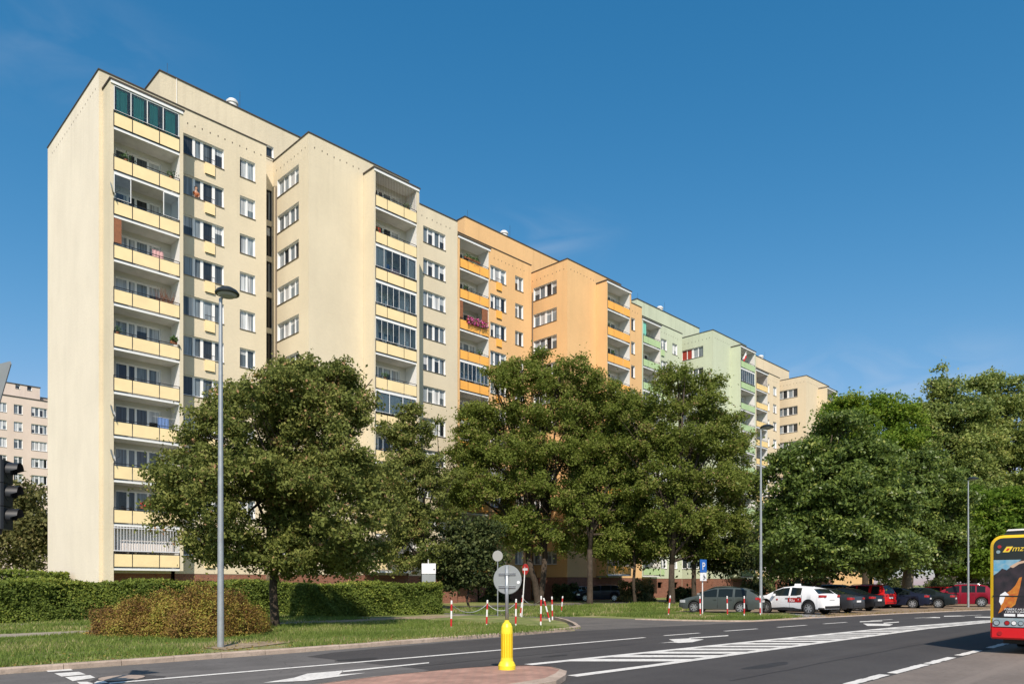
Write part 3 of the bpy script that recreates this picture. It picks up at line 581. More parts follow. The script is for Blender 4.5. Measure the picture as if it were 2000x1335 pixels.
APT = {}
PAL = {'cream': 'panel_yellow', 'orange': 'panel_orange', 'green': 'panel_green', 'tan': 'panel_tan'}
def module(k, wm, label, kindsA, kindsB, pent0, first=False, last=False):
    s0 = S0+28.2*k; T = T0; e = empty('apartment_building', (s0+14, T+3, 0), label=label, cat='apartment block', group='coloured sections of the long apartment block'); APT[k] = e
    pm = PAL[wm]
    wl = MB(); PL = 2.35
    zt = [Z0+FL*f+.92 for f in range(11)]; zh = [Z0+FL*f+2.28 for f in range(11)]
    sx = lambda a: s0+a
    # bay positions (local)
    a0, a1, a2, a3 = (.22, .42, 4.34, 4.58) if first else (.04, .28, 3.78, 4.0)
    b0, b1, b2, b3 = 16.98, 17.14, 20.95, 21.22
    WX = 4.95 if first else 4.55; SX = 9.05 if first else 8.75; SD = 12.4
    # --- walls
    top = ROOF-.02
    if first: wall(wl, (s0, T+11.7), (0, -1), (-1, 0), 11.7, 0, top, [], 'cream_pale')
    if first: wall(wl, (s0, T), (1, 0), (0, -1), a0, 0, top, [], wm)
    # loggia back wall (A)
    xa = s0+a0 if first else s0
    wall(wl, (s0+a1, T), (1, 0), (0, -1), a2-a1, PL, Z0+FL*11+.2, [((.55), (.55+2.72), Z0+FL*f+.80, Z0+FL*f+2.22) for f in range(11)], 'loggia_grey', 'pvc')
    wall(wl, (s0+a1, T+.02), (1, 0), (0, -1), a2-a1, 0, PL, [], 'brick')
    wall(wl, (s0+a0, T), (1, 0), (0, -1), a3-a0, Z0+FL*11+.2, top, [], wm)
    # plain facade A: wide + small windows
    ops = [(WX-a3, WX-a3+2.95, zt[f], zh[f]) for f in range(11)]+[(SX-a3, SX-a3+1.14, zt[f], zh[f]) for f in range(11)]
    wall(wl, (s0+a3, T), (1, 0), (0, -1), 11.04-a3, PL, top, ops, wm)
    wall(wl, (s0+a3, T+.03), (1, 0), (0, -1), 11.04-a3, 0, PL, [(1.5, 2.6, 1.2, 1.9), (5, 6.1, 1.2, 1.9)], 'brick', 'brick')
    # stair recess
    wall(wl, (s0+11.04, T), (0, 1), (1, 0), 1.6, 0, top, [], wm)
    wall(wl, (s0+11.04, T+1.6), (1, 0), (0, -1), SD-11.04, 0, top, [(.08, 1.28, Z0+FL*f-.6, Z0+FL*f+1.7) for f in range(1, 12) if Z0+FL*f+1.7 < 32.2], wm, 'white_paint', .1)
    # side of block B with windows
    wall(wl, (s0+SD, T+1.6), (0, -1), (-1, 0), 5.17, PL, top, [(1.6-.93, 1.6+2.21, zt[f]+.05, zh[f]-.01) for f in range(11)], wm)
    wall(wl, (s0+SD+.03, T+1.6), (0, -1), (-1, 0), 5.17, 0, PL, [], 'brick')
    # front of block B
    TB = T-3.57
    wall(wl, (s0+SD, TB), (1, 0), (0, -1), b0-SD, PL, top, [], wm)
    wall(wl, (s0+SD+.03, TB+.03), (1, 0), (0, -1), b3-SD-.03, 0, PL, [], 'brick')
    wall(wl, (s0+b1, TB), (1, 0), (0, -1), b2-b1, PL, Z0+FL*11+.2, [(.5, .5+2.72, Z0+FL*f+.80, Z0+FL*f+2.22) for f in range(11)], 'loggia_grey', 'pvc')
    wall(wl, (s0+b0, TB), (1, 0), (0, -1), b3-b0, Z0+FL*11+.2, top, [], wm)
    wall(wl, (s0+b3, TB), (0, 1), (1, 0), 2.12, 0, top, [], wm)
    # facade C
    TC = T-1.45; endx = 28.2
    opsC = [(24.37-b3, 24.37-b3+2.45, zt[f], zh[f]) for f in range(11)]
    wall(wl, (s0+b3, TC), (1, 0), (0, -1), endx-b3, PL, top, opsC, wm)
    wall(wl, (s0+b3, TC+.03), (1, 0), (0, -1), endx-b3, 0, PL, [(3.2, 4.3, 1.2, 1.9)], 'brick', 'brick')
    # rear and far end
    wall(wl, (s0+28.2, T+11.7), (-1, 0), (0, 1), 28.2, 0, top, [], wm)
    if last: wall(wl, (s0+28.2, TC), (0, 1), (1, 0), 13.15, 0, top, [], wm)
    # fins of the bays
    TBb = TB-1.33
    FA = T-1.4 if first else T-1.44
    zb = Z0-.15; BR = 32.30
    wl.box((s0+a0, FA, 0 if first else zb), (s0+a1, T-.004, BR), wm, {'+x': 'loggia_white', '+y': None}); wl.box((s0+a2, FA, zb), (s0+a3, T-.004, BR), wm, {'-x': 'loggia_white', '+y': None})
    wl.box((s0+b0, TBb, zb), (s0+b1, TB-.004, BR), wm, {'+x': 'loggia_white', '+y': None}); wl.box((s0+b2, TBb, zb), (s0+b3, TB-.004, BR), wm, {'-x': 'loggia_white', '+y': None})
    wl.build('wall', e)
    # vents
    vm = MB()
    def vents(o, d, nrm, L):
        n = int(L/.52)
        for i in range(n):
            a = .5+i*.52+random.uniform(-.06, .06); z_ = 32.6+random.uniform(-.03, .03); x_, y_ = o[0]+d[0]*a+nrm[0]*.006, o[1]+d[1]*a+nrm[1]*.006; q = .035
            vm.face([(x_-d[0]*q, y_-d[1]*q, z_-.06), (x_+d[0]*q, y_+d[1]*q, z_-.06), (x_+d[0]*q, y_+d[1]*q, z_+.06), (x_-d[0]*q, y_-d[1]*q, z_+.06)], 'vent')
    vents((s0+a3+.3, T), (1, 0), (0, -1), 5.8); vents((s0+SD, TB), (1, 0), (0, -1), 4.2); vents((s0+SD, T+1.5), (0, -1), (-1, 0), 5); vents((s0+b3+2, TC), (1, 0), (0, -1), 4.4)
    if first: vents((s0, T+11), (0, -1), (-1, 0), 10.5)
    vm.build('vent_holes', e)
    # roof, copings
    rf = MB(); CT = ROOF; 
    for (x0_, y0_, x1_, y1_) in ((0, 0, 11.04, 11.68), (11.04, 1.6, SD, 11.68), (SD, 0, 28.2, 11.68), (SD+.02, -3.55, b3-.02, 0), (b3, -1.43, 28.2, 0)): rf.face([(s0+x0_, T+y0_, ROOF-.06), (s0+x1_, T+y0_, ROOF-.06), (s0+x1_, T+y1_, ROOF-.06), (s0+x0_, T+y1_, ROOF-.06)], 'roof_felt')
    for (x0_, y0_, x1_, y1_) in ((-.05, -.05, 11.09, .2), (10.84, .2, 11.09, 1.58), (SD-.05, -3.62, SD+.2, 1.58), (SD+.2, -3.62, b3+.05, -3.37), (b3-.2, -3.37, b3+.05, -1.5), (b3+.05, -1.5, 28.19, -1.25), (0 if not first else -.05, 11.5, 28.19, 11.75)):
        rf.box((s0+x0_, T+y0_, ROOF-.07), (s0+x1_, T+y1_, ROOF), 'coping')
    if first: rf.box((s0-.05, T+.2, ROOF-.07), (s0+.2, T+11.5, ROOF), 'coping')
    for (x0_, x1_, yf, yb) in ((a0-.06, a3+.06, FA-.1, T), (b0-.06, b3+.06, TBb-.1, TB)):
        rf.box((s0+x0_, yf, BR+.03), (s0+x1_, yb-.005, BR+.13), 'coping'); rf.box((s0+x0_+.08, yf+.04, BR-.16), (s0+x1_-.08, yb-.006, BR+.03), 'white_paint')
    rf.build('roof', e)
    # attic storey
    PH = 36.35; pe = 18.0; ph = MB(); PT = T+1.6
    wall(ph, (s0+pent0, PT), (1, 0), (0, -1), pe-pent0, ROOF-.06, PH, [(11.6-pent0, 12.45-pent0, 33.75, 34.6)], wm)
    wall(ph, (s0+pent0, PT+9), (0, -1), (-1, 0), 9, ROOF-.06, PH, [], wm); wall(ph, (s0+pe, PT), (0, 1), (1, 0), 9, ROOF-.06, PH, [], wm); wall(ph, (s0+pe, PT+9), (-1, 0), (0, 1), pe-pent0, ROOF-.06, PH, [], wm)
    ph.face([(s0+pent0, PT, PH-.05), (s0+pe, PT, PH-.05), (s0+pe, PT+9, PH-.05), (s0+pent0, PT+9, PH-.05)], 'roof_felt')
    for q in ((-.06, -.06, pe-pent0+.06, .18), (-.06, .18, .18, 9.06), (pe-pent0-.18, .18, pe-pent0+.06, 9.06)): ph.box((s0+pent0+q[0], PT+q[1], PH-.07), (s0+pent0+q[2], PT+q[3], PH), 'coping')
    ph.build('attic_storey', e); put_window('attic', e, (s0+11.6, PT, 33.75))
    # chimneys / vents and rods on the attic roof
    for (cx, cy, r_, hh) in ((9.6, 2.4, .38, .75),):
        c = MB(); c.lathe([(0, PH+hh+.12), (r_*.8, PH+hh+.1), (r_*1.15, PH+hh-.05), (r_*1.15, PH+hh-.2), (r_, PH+hh-.22), (r_, PH-.1)], 'dish', 14, (s0+cx, T+cy, 0)); o_ = c.build('roof_ventilator', e, smooth=True)
    c = MB(); 
    for (cx, cy, hh) in ((9.95, 1.9, 1.4), (pent0+.6, 1.9, .9)): c.tube([(s0+cx, T+cy, PH-.1), (s0+cx, T+cy, PH+hh)], .012, 'dark_metal', 5)
    c.build('lightning_rod', e)
    if first:
        c = MB(); c.tube([(s0+5.3, T+1.57, 33.5), (s0+5.3, T+1.57, 36.3)], .02, 'white_paint', 6); c.build('conductor', e)
    dp = MB(); dp.tube([(s0+SD-.07, T+1.0, .3), (s0+SD-.07, T+1.0, 31.4)], .055, 'sill_metal', 8); dp.build('downpipe', e)
    # windows
    for f in range(11):
        put_window('wide', e, (s0+WX, T, zt[f])); put_window('small', e, (s0+SX, T, zt[f]))
        o_ = put_window('side', e, (s0+SD, T+.93, zt[f]+.05), R(-90))
        put_window('end', e, (s0+24.37, TC, zt[f]))
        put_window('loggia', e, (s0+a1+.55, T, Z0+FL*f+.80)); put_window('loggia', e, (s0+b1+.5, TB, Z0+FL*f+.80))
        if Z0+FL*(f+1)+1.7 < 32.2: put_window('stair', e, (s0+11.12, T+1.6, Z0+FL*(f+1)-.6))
        # yellow box under the wide window and its little railing
        p = MB(); x_ = s0+WX+1.62; p.box((x_, T-.11, zt[f]-.80), (x_+.66, T-.002, zt[f]-.06), pm, {'-z': 'dark_metal'}); p.build('apron_panel', e)
        p = MB(); 
        for i in range(6): p.box((x_+i*.125, T-.06, zt[f]+.02), (x_+i*.125+.012, T-.045, zt[f]+.30), 'dark_metal')
        p.box((x_-.02, T-.065, zt[f]+.28), (x_+.66, T-.04, zt[f]+.31), 'dark_metal'); p.build('window_guard', e)
        balcony(e, s0+a1, s0+a2, FA, T, Z0+FL*f, pm, kindsA.get(f, 'open')); balcony(e, s0+b1, s0+b2, TBb, TB, Z0+FL*f, pm, kindsB.get(f, 'open'))
    return e
module(0, 'cream', 'cream section at the left end with yellow balcony panels and blank end wall', {10: 'green_curtains', 8: 'ends_glazed', 7: 'brown_screen', 0: 'bars'}, {10: 'netting', 8: 'curtained', 7: 'glazed', 6: 'glazed', 4: 'closed_curtain'}, 4.2, first=True)
module(1, 'orange', 'orange section of the block with bright orange balconies, between the cream and green sections', {8: 'blinds_flowers', 6: 'glazed', 4: 'glazed'}, {3: 'glazed'}, 3.6)
module(2, 'green', 'pale green section of the block with green balcony panels, beyond the orange section', {10: 'green_left', 7: 'glazed'}, {9: 'glazed'}, 3.4)
module(3, 'tan', 'sandy yellow farthest section of the block, rising beyond the green section', {10: 'netting'}, {}, 4.4)
# a last orange section, mostly behind trees
e5 = empty('apartment_building', (S0+28.2*4+5, T0+5, 0), label='sliver of an orange block beyond the sandy section, almost hidden by trees', cat='apartment block', group='coloured sections of the long apartment block')
b = MB(); x5 = S0+28.2*4; wall(b, (x5, T0-1.45), (1, 0), (0, -1), 20, 0, 31.5, [(1.2+3.2*i, 2.9+3.2*i, 4+2.69*f, 5.3+2.69*f) for i in range(6) for f in range(10)], 'orange'); wall(b, (x5, T0+10), (0, -1), (-1, 0), 11.45, 0, 31.5, [], 'orange'); b.face([(x5, T0-1.45, 31.45), (x5+20, T0-1.45, 31.45), (x5+20, T0+10, 31.45), (x5, T0+10, 31.45)], 'roof_felt'); b.build('wall', e5)
for i in range(6):
    for f in range(10):
        if f > 6:
            o_ = put_window('small', e5, (x5+1.2+3.2*i, T0-1.45, 4+2.69*f)); o_.scale = (1.49, 1, .956)

def top_of(kind_s, floor, x, y): return Z0+FL*floor
# ---------------- things on the balconies (each one its own object)
def dish(px_s, T_, z, lab):
    e = empty('satellite_dish', (px_s, T_, z), label=lab, cat='satellite dish', group='satellite dishes on the cream end section')
    b = MB(); c = Vector((px_s, T_-.25, z+.25)); ax = Vector((.80, -.5, .33)).normalized(); a = ax.cross(Vector((0, 0, 1))).normalized(); u2 = a.cross(ax)
    n = 18; rings = [(0, -.07), (.15, -.06), (.28, -.03), (.36, .01)]; vs = [c+ax*rings[0][1]]
    for r_, h_ in rings[1:]: vs += [c+ax*h_+(a*math.cos(2*math.pi*k/n)+u2*math.sin(2*math.pi*k/n))*r_ for k in range(n)]
    fs = [(0, 1+k, 1+(k+1) % n) for k in range(n)]
    for j in range(2): fs += [(1+j*n+k, 1+(j+1)*n+k, 1+(j+1)*n+(k+1) % n, 1+j*n+(k+1) % n) for k in range(n)]
    b.mesh(vs, fs, 'dish'); b.build('reflector', e, smooth=True)
    b = MB(); b.tube([c-ax*.05-u2*.3, c+ax*.35-u2*.2, c+ax*.42], .012, 'dark_metal', 5); b.tube([(px_s+.1, T_, z), (px_s, T_-.2, z+.1), c-ax*.06], .018, 'dark_metal', 6); b.build('bracket', e)
dish(S0+.30, T0-1.38, Z0+FL*8+1.2, 'pale dish clipped to the corner of the balcony bay three floors below the roof')
dish(S0+.30, T0-1.38, Z0+FL*3+1.2, 'pale dish on the balcony corner, upper of the lower pair')
dish(S0+.30, T0-1.38, Z0+FL*2+1.2, 'whitest dish on the balcony corner, lowest of the three')
def leaves_np(name, cen, size, mname, parent=None, tint=None, flat=0.0, origin=(0, 0, 0), aspect=.55, nrm=None, seed=0):
    """leaf shaped quads at cen (n,3)"""
    r = np.random.default_rng(seed+5); n = len(cen); 
    d = r.normal(size=(n, 3)); d[:, 2] *= (1-flat); d /= np.linalg.norm(d, axis=1)[:, None]+1e-9
    nn = r.normal(size=(n, 3)); nn[:, 2] = np.abs(nn[:, 2])+flat*2.0
    if nrm is not None: nn = nn*.75+nrm*1.0
    b_ = np.cross(nn, d); b_ /= np.linalg.norm(b_, axis=1)[:, None]+1e-9
    s = size*r.uniform(.65, 1.3, n)[:, None]
    q = np.empty((n, 4, 3)); q[:, 0] = cen-d*s; q[:, 1] = cen-b_*s*aspect+d*s*.1; q[:, 2] = cen+d*s; q[:, 3] = cen+b_*s*aspect+d*s*.1
    q -= np.array(origin)
    me = bpy.data.meshes.new(name); me.vertices.add(n*4); me.vertices.foreach_set('co', q.reshape(-1).astype(np.float32))
    me.loops.add(n*4); me.loops.foreach_set('vertex_index', np.arange(n*4, dtype=np.int32)); me.polygons.add(n)
    me.polygons.foreach_set('loop_start', np.arange(0, n*4, 4, dtype=np.int32)); 
    try: me.polygons.foreach_set('loop_total', np.full(n, 4, dtype=np.int32))
    except Exception: pass
    me.materials.append(M[mname]); a = me.attributes.new('tint', 'FLOAT', 'FACE')
    t = r.random(n) if tint is None else tint
    a.data.foreach_set('value', np.clip(t, 0, 1).astype(np.float32)); me.update(calc_edges=True)
    o = bpy.data.objects.new(name, me); col.objects.link(o)
    if parent is not None: o.parent = parent
    else: o.location = origin
    return o
def flower_box(x0, x1, y, z, m, lab, n=260, sz=.055, drop=.25, spread=.12):
    e = empty('flower_box', ((x0+x1)/2, y, z), label=lab, cat='flower box'); b = MB(); b.box((x0, y-.16, z), (x1, y-.01, z+.16), 'brown_wood'); b.build('trough', e)
    c = np.stack([rng.uniform(x0, x1, n), y-.1+rng.normal(0, spread, n), z+.12+rng.uniform(-drop, .28, n)], 1)
    k = rng.random(n) < .6
    for sel, mm, nm in ((k, m, 'flowers'), (~k, 'plant_green', 'leaves')):
        leaves_np(nm, c[sel], sz, mm, e, origin=tuple(e.location), aspect=.8)
zf8 = Z0+FL*8
flower_box(S0+28.2+1.0, S0+28.2+3.4, T0-1.50, zf8+.86, 'pink_flower', 'trough of bright pink flowers hanging over an orange balcony', 700, .07, .35)
flower_box(S0+1.9, S0+2.5, T0-1.40, Z0+FL*1+1.02, 'red_flower', 'red geraniums on the rail of the lowest open yellow balcony', 140, .05, .05)
flower_box(S0+2.7, S0+3.1, T0-1.40, Z0+FL*1+1.0, 'red_flower', 'small pot of crimson flowers right of the geraniums', 70, .04, .05)
flower_box(S0+3.75, S0+4.15, T0-1.38, Z0+FL*5+1.0, 'plant_green', 'bushy plant on the right corner of a yellow balcony rail', 160, .07, 0)
flower_box(S0+28.2+.8, S0+28.2+2.6, T0-1.44, Z0+FL*10+.98, 'plant_green', 'long planter along the topmost orange balcony rail', 160, .07, .05)
ords = ['lowest', 'second', 'third', 'fourth', 'fifth', 'sixth', 'seventh', 'eighth', 'ninth', 'tenth', 'topmost']
def pot(x, y, f, lab):
    z = Z0+FL*f+.86; e = empty('potted_plant', (x, y, z), label=lab, cat='potted plant'); b = MB(); b.lathe([(0, 0), (.09, 0), (.12, .2), (.0, .2)], 'brown_wood', 10, (x, y, z)); b.build('pot', e)
    c = rng.normal(size=(110, 3))*np.array([.16, .12, .14])+np.array([x, y, z+.34]); leaves_np('leaves', c, .06, 'plant_green', e, origin=(x, y, z))
def laundry(x, y, f, m, lab):
    z = Z0+FL*f; o = MB(); n_ = 7
    for k in range(n_):
        xa, xb = x+.1*k, x+.1*(k+1); o.mesh([(xa, y+.03*(k % 2), z+.95), (xb, y+.03*((k+1) % 2), z+.95), (xb, y+.03*((k+1) % 2), z+1.65), (xa, y+.03*(k % 2), z+1.65)], [(0, 1, 2, 3)], m)
    o.tube([(x-.3, y, z+1.66), (x+1.1, y, z+1.66)], .008, 'white_paint', 4); tag(o.build('laundry', origin=(x, y, z)), lab, 'laundry')
YA, YB, YO = T0-1.15, T0-4.6, T0-1.2
for (x, f) in ((.7, 5), (1.2, 9), (3.9, 9)): pot(S0+x, YA, f, 'plant pot behind the rail on the %s yellow balcony of the end bay, %s side' % (ords[f], 'left' if x < 1 else 'middle' if x < 3 else 'right'))
for (x, f) in ((17.5, 9), (20.3, 10), (18.2, 5)): pot(S0+x, YB, f, 'plant on the %s balcony of the second cream bay' % ords[f])
for (x, f) in ((1.2, 9), (2.9, 7), (.9, 5)): pot(S0+28.2+x, YO, f, 'plant on the %s balcony of the first orange bay' % ords[f])
for (x, f) in ((17.6, 9), (18.4, 8), (17.5, 7)): pot(S0+28.2+x, YB, f, 'plant on the %s balcony of the second orange bay' % ords[f])
laundry(S0+17.4, T0-4.2, 9, 'red_flower', 'dark red towel drying at the left of the tenth balcony, second cream bay'); laundry(S0+3.2, T0-.8, 3, 'cloth_blue', 'blue cloth drying on the fourth balcony of the end bay')
laundry(S0+2.9, T0-.7, 7, 'cloth_pink', 'pale pink cloth at the right of the balcony with the brown screen'); laundry(S0+28.2+1.9, T0-.9, 5, 'curtain_pale', 'pale sheet drying on the sixth balcony of the first orange bay')
# dry branches stored on a balcony
e = empty('dry_plant', (S0+3.6, T0-.9, Z0+FL*6), label='tangle of dry reddish twigs in the corner of a yellow balcony', cat='plant')
b = MB()
for i in range(70):
    p0 = Vector((S0+3.6+random.uniform(-.5, .5), T0-1.0+random.uniform(-.2, .2), Z0+FL*6+.6)); d = Vector((random.uniform(-.5, .5), random.uniform(-.3, .3), 1.3))*random.uniform(.5, 1); b.tube([p0, p0+d*.5, p0+d+Vector((random.uniform(-.2, .2), 0, 0))], [.012, .009, .004], 'brown_wood', 3, False)
b.build('twigs', e)
e = empty('person', (S0+6.02, T0+.08, Z0+FL*9+.92), label='person in a rust orange top leaning at an open upper window', cat='person')
def skin_body(name, verts, edges, radii, m, parent, sub=1):
    me = bpy.data.meshes.new(name); me.from_pydata(verts, edges, []); o = bpy.data.objects.new(name, me); col.objects.link(o); o.parent = parent
    o.modifiers.new('skin', 'SKIN'); sk = me.skin_vertices[0].data
    for i, r_ in enumerate(radii): sk[i].radius = (r_, r_)
    sk[0].use_root = True; s_ = o.modifiers.new('sub', 'SUBSURF'); s_.levels = s_.render_levels = sub
    me.materials.append(M[m]); dg = bpy.context.evaluated_depsgraph_get(); me2 = bpy.data.meshes.new_from_object(o.evaluated_get(dg)); o.modifiers.clear(); o.data = me2
    me2.polygons.foreach_set('use_smooth', [True]*len(me2.polygons)); return o
mat('skin', (.50, .28, .19), .6); mat('rust_cloth', (.42, .13, .05), .9); mat('hair', (.04, .025, .02), .8)
skin_body('body', [(0, .08, .12), (0, .05, .22), (0, .02, .42), (0, .0, .53), (0, -.01, .60), (-.15, .02, .40), (-.2, -.02, .2), (-.1, -.1, .06), (.15, .02, .40), (.2, -.02, .2), (.08, -.1, .06), (0, -.02, .68), (0, -.01, .76)], [(0, 1), (1, 2), (2, 3), (3, 4), (2, 5), (5, 6), (6, 7), (2, 8), (8, 9), (9, 10), (4, 11), (11, 12)], [.10, .12, .12, .048, .075, .06, .045, .035, .06, .045, .035, .10, .085], 'skin', e)
skin_body('shirt', [(0, .08, .12), (0, .05, .22), (0, .02, .42), (-.15, .02, .40), (-.2, -.02, .2), (.15, .02, .40), (.2, -.02, .2)], [(0, 1), (1, 2), (2, 3), (3, 4), (2, 5), (5, 6)], [.115, .135, .13, .075, .06, .075, .06], 'rust_cloth', e)
b = MB(); b.lathe([(0, .84), (.075, .82), (.106, .75), (.10, .70)], 'hair', 12, (0, .01, 0)); b.xf = 'local'; b.build('hair', e, smooth=True)

# red blinds in the top side window of the green section, and a flag on its bay
e = APT[2]; b = MB(); sg = S0+56.4+12.4
for a0_, a1_ in ((.05, .70), (.82, 1.40)): b.box((sg+.165, T0+.93-a1_, Z0+FL*10+1.05), (sg+.18, T0+.93-a0_, Z0+FL*10+2.2), 'blind_red')
b.build('red_blind', e)
fx, fy, fz = S0+56.4+17.5, T0-4.8, Z0+FL*10+1.0
e = empty('flag', (fx, fy, fz), label='small red and white flag leaning out of the topmost green balcony', cat='flag')
b = MB(); p0, p1 = Vector((fx, fy, fz-.1)), Vector((fx+1.1, fy-.1, fz+1.3)); b.tube([p0, p1], .015, 'white_paint', 5); b.build('pole', e)
b = MB(); n_ = 8
for k in range(n_):
    for r_, m_ in ((0, 'white_paint'), (1, 'red_flower')):
        q = [p0.lerp(p1, .35+.6*kk/n_)+Vector((.05*rr, .05*math.sin(kk*1.5), -.32*rr)) for kk, rr in ((k, r_), (k+1, r_), (k+1, r_+1), (k, r_+1))]; b.mesh(q, [(0, 1, 2, 3)], m_)
b.build('cloth', e)

# ------------------------------------------------------------------ the pinkish block far left
e = empty('apartment_building', (*W2(-40, 118), 0), label='distant pinkish beige tower block behind the blank end wall at the far left', cat='apartment block')
px0, py0 = W2(30, 114); Tt = py0
xL = px0-40; b = MB(); 
def s_on(px, T_): d = W2(px, 1.0); k = T_/d[1]; return d[0]*k, k
rows = [HY-(CAMH*0)]*0
ops = []; wins = []
Dm = s_on(61, Tt)[1]
zr = [Z(700+q/3.036, 114.5) for q in (330, 432, 534, 636, 738, 840, 942, 1044)]
for x0p, x1p, key in ((61, 92, 'end'), (27, 44, 'small'), (-4, 13, 'small'), (-40, -22, 'small'), (-75, -50, 'end'), (100, 131, 'end'), (140, 158, 'small')):
    a, c = s_on(x0p, Tt)[0], s_on(x1p, Tt)[0]
    for z_ in zr:
        z_ = z_-.0; ops.append((a-xL, c-xL, z_, z_+1.45)); wins.append((key, a, z_, c-a))
rz_ = Z(770, 113)
ends = s_on(175, Tt)[0]
wall(b, (xL, Tt), (1, 0), (0, -1), ends-xL, 0, rz_, ops, 'pinkish'); wall(b, (xL, Tt+12), (0, -1), (-1, 0), 12, 0, rz_, [], 'pinkish'); wall(b, (ends, Tt), (0, 1), (1, 0), 12, 0, rz_, [], 'pinkish')
b.face([(xL, Tt, rz_-.03), (ends, Tt, rz_-.03), (ends, Tt+12, rz_-.03), (xL, Tt+12, rz_-.03)], 'roof_felt'); b.box((xL-.1, Tt-.1, rz_-.1), (ends+.1, Tt+.2, rz_+.02), 'coping')
b.build('wall', e)
for key, a, z_, ww in wins:
    o_ = put_window(key, e, (a, Tt, z_)); bw = {'end': 2.45, 'small': 1.14}[key]; o_.scale = (ww/bw, 1, 1.45/1.36)
b = MB(); T2 = Tt+1.5; xp1 = s_on(78, T2)[0]; ph_z = Z(744, 114)
wall(b, (xL, T2), (1, 0), (0, -1), xp1-xL, rz_-.03, ph_z, [(s_on(q, T2)[0]-xL, s_on(q+9, T2)[0]-xL, Z(757, 115), Z(748, 115)) for q in (30, 53)], 'pinkish'); wall(b, (xp1, T2), (0, 1), (1, 0), 9, rz_-.03, ph_z, [], 'pinkish')
b.face([(xL, T2, ph_z-.03), (xp1, T2, ph_z-.03), (xp1, T2+9, ph_z-.03), (xL, T2+9, ph_z-.03)], 'roof_felt'); b.box((xL, T2-.08, ph_z-.1), (xp1+.1, T2+.2, ph_z+.02), 'coping')
xb = s_on(80, T2+2)[0]; b.box((xb, T2+2, rz_-.02), (xb+16, T2+8, ph_z-1.2), 'pinkish', {'+z': 'roof_felt'}); b.box((xb-.1, T2+1.9, ph_z-1.2), (xb+16, T2+2.2, ph_z-1.08), 'coping')
b.build('attic_storey', e)
for q in (30, 53):
    o_ = put_window('attic', e, (s_on(q, T2)[0], T2, Z(757, 115))); o_.scale = ((s_on(q+9, T2)[0]-s_on(q, T2)[0])/.85, 1, (Z(748, 115)-Z(757, 115))/.85)
# drop window templates that were never placed
for lst in WIN.values():
    for o_, used in lst:
        if not used:
            for c_ in kids.get(o_.name, []): bpy.data.objects.remove(c_)
            bpy.data.objects.remove(o_)

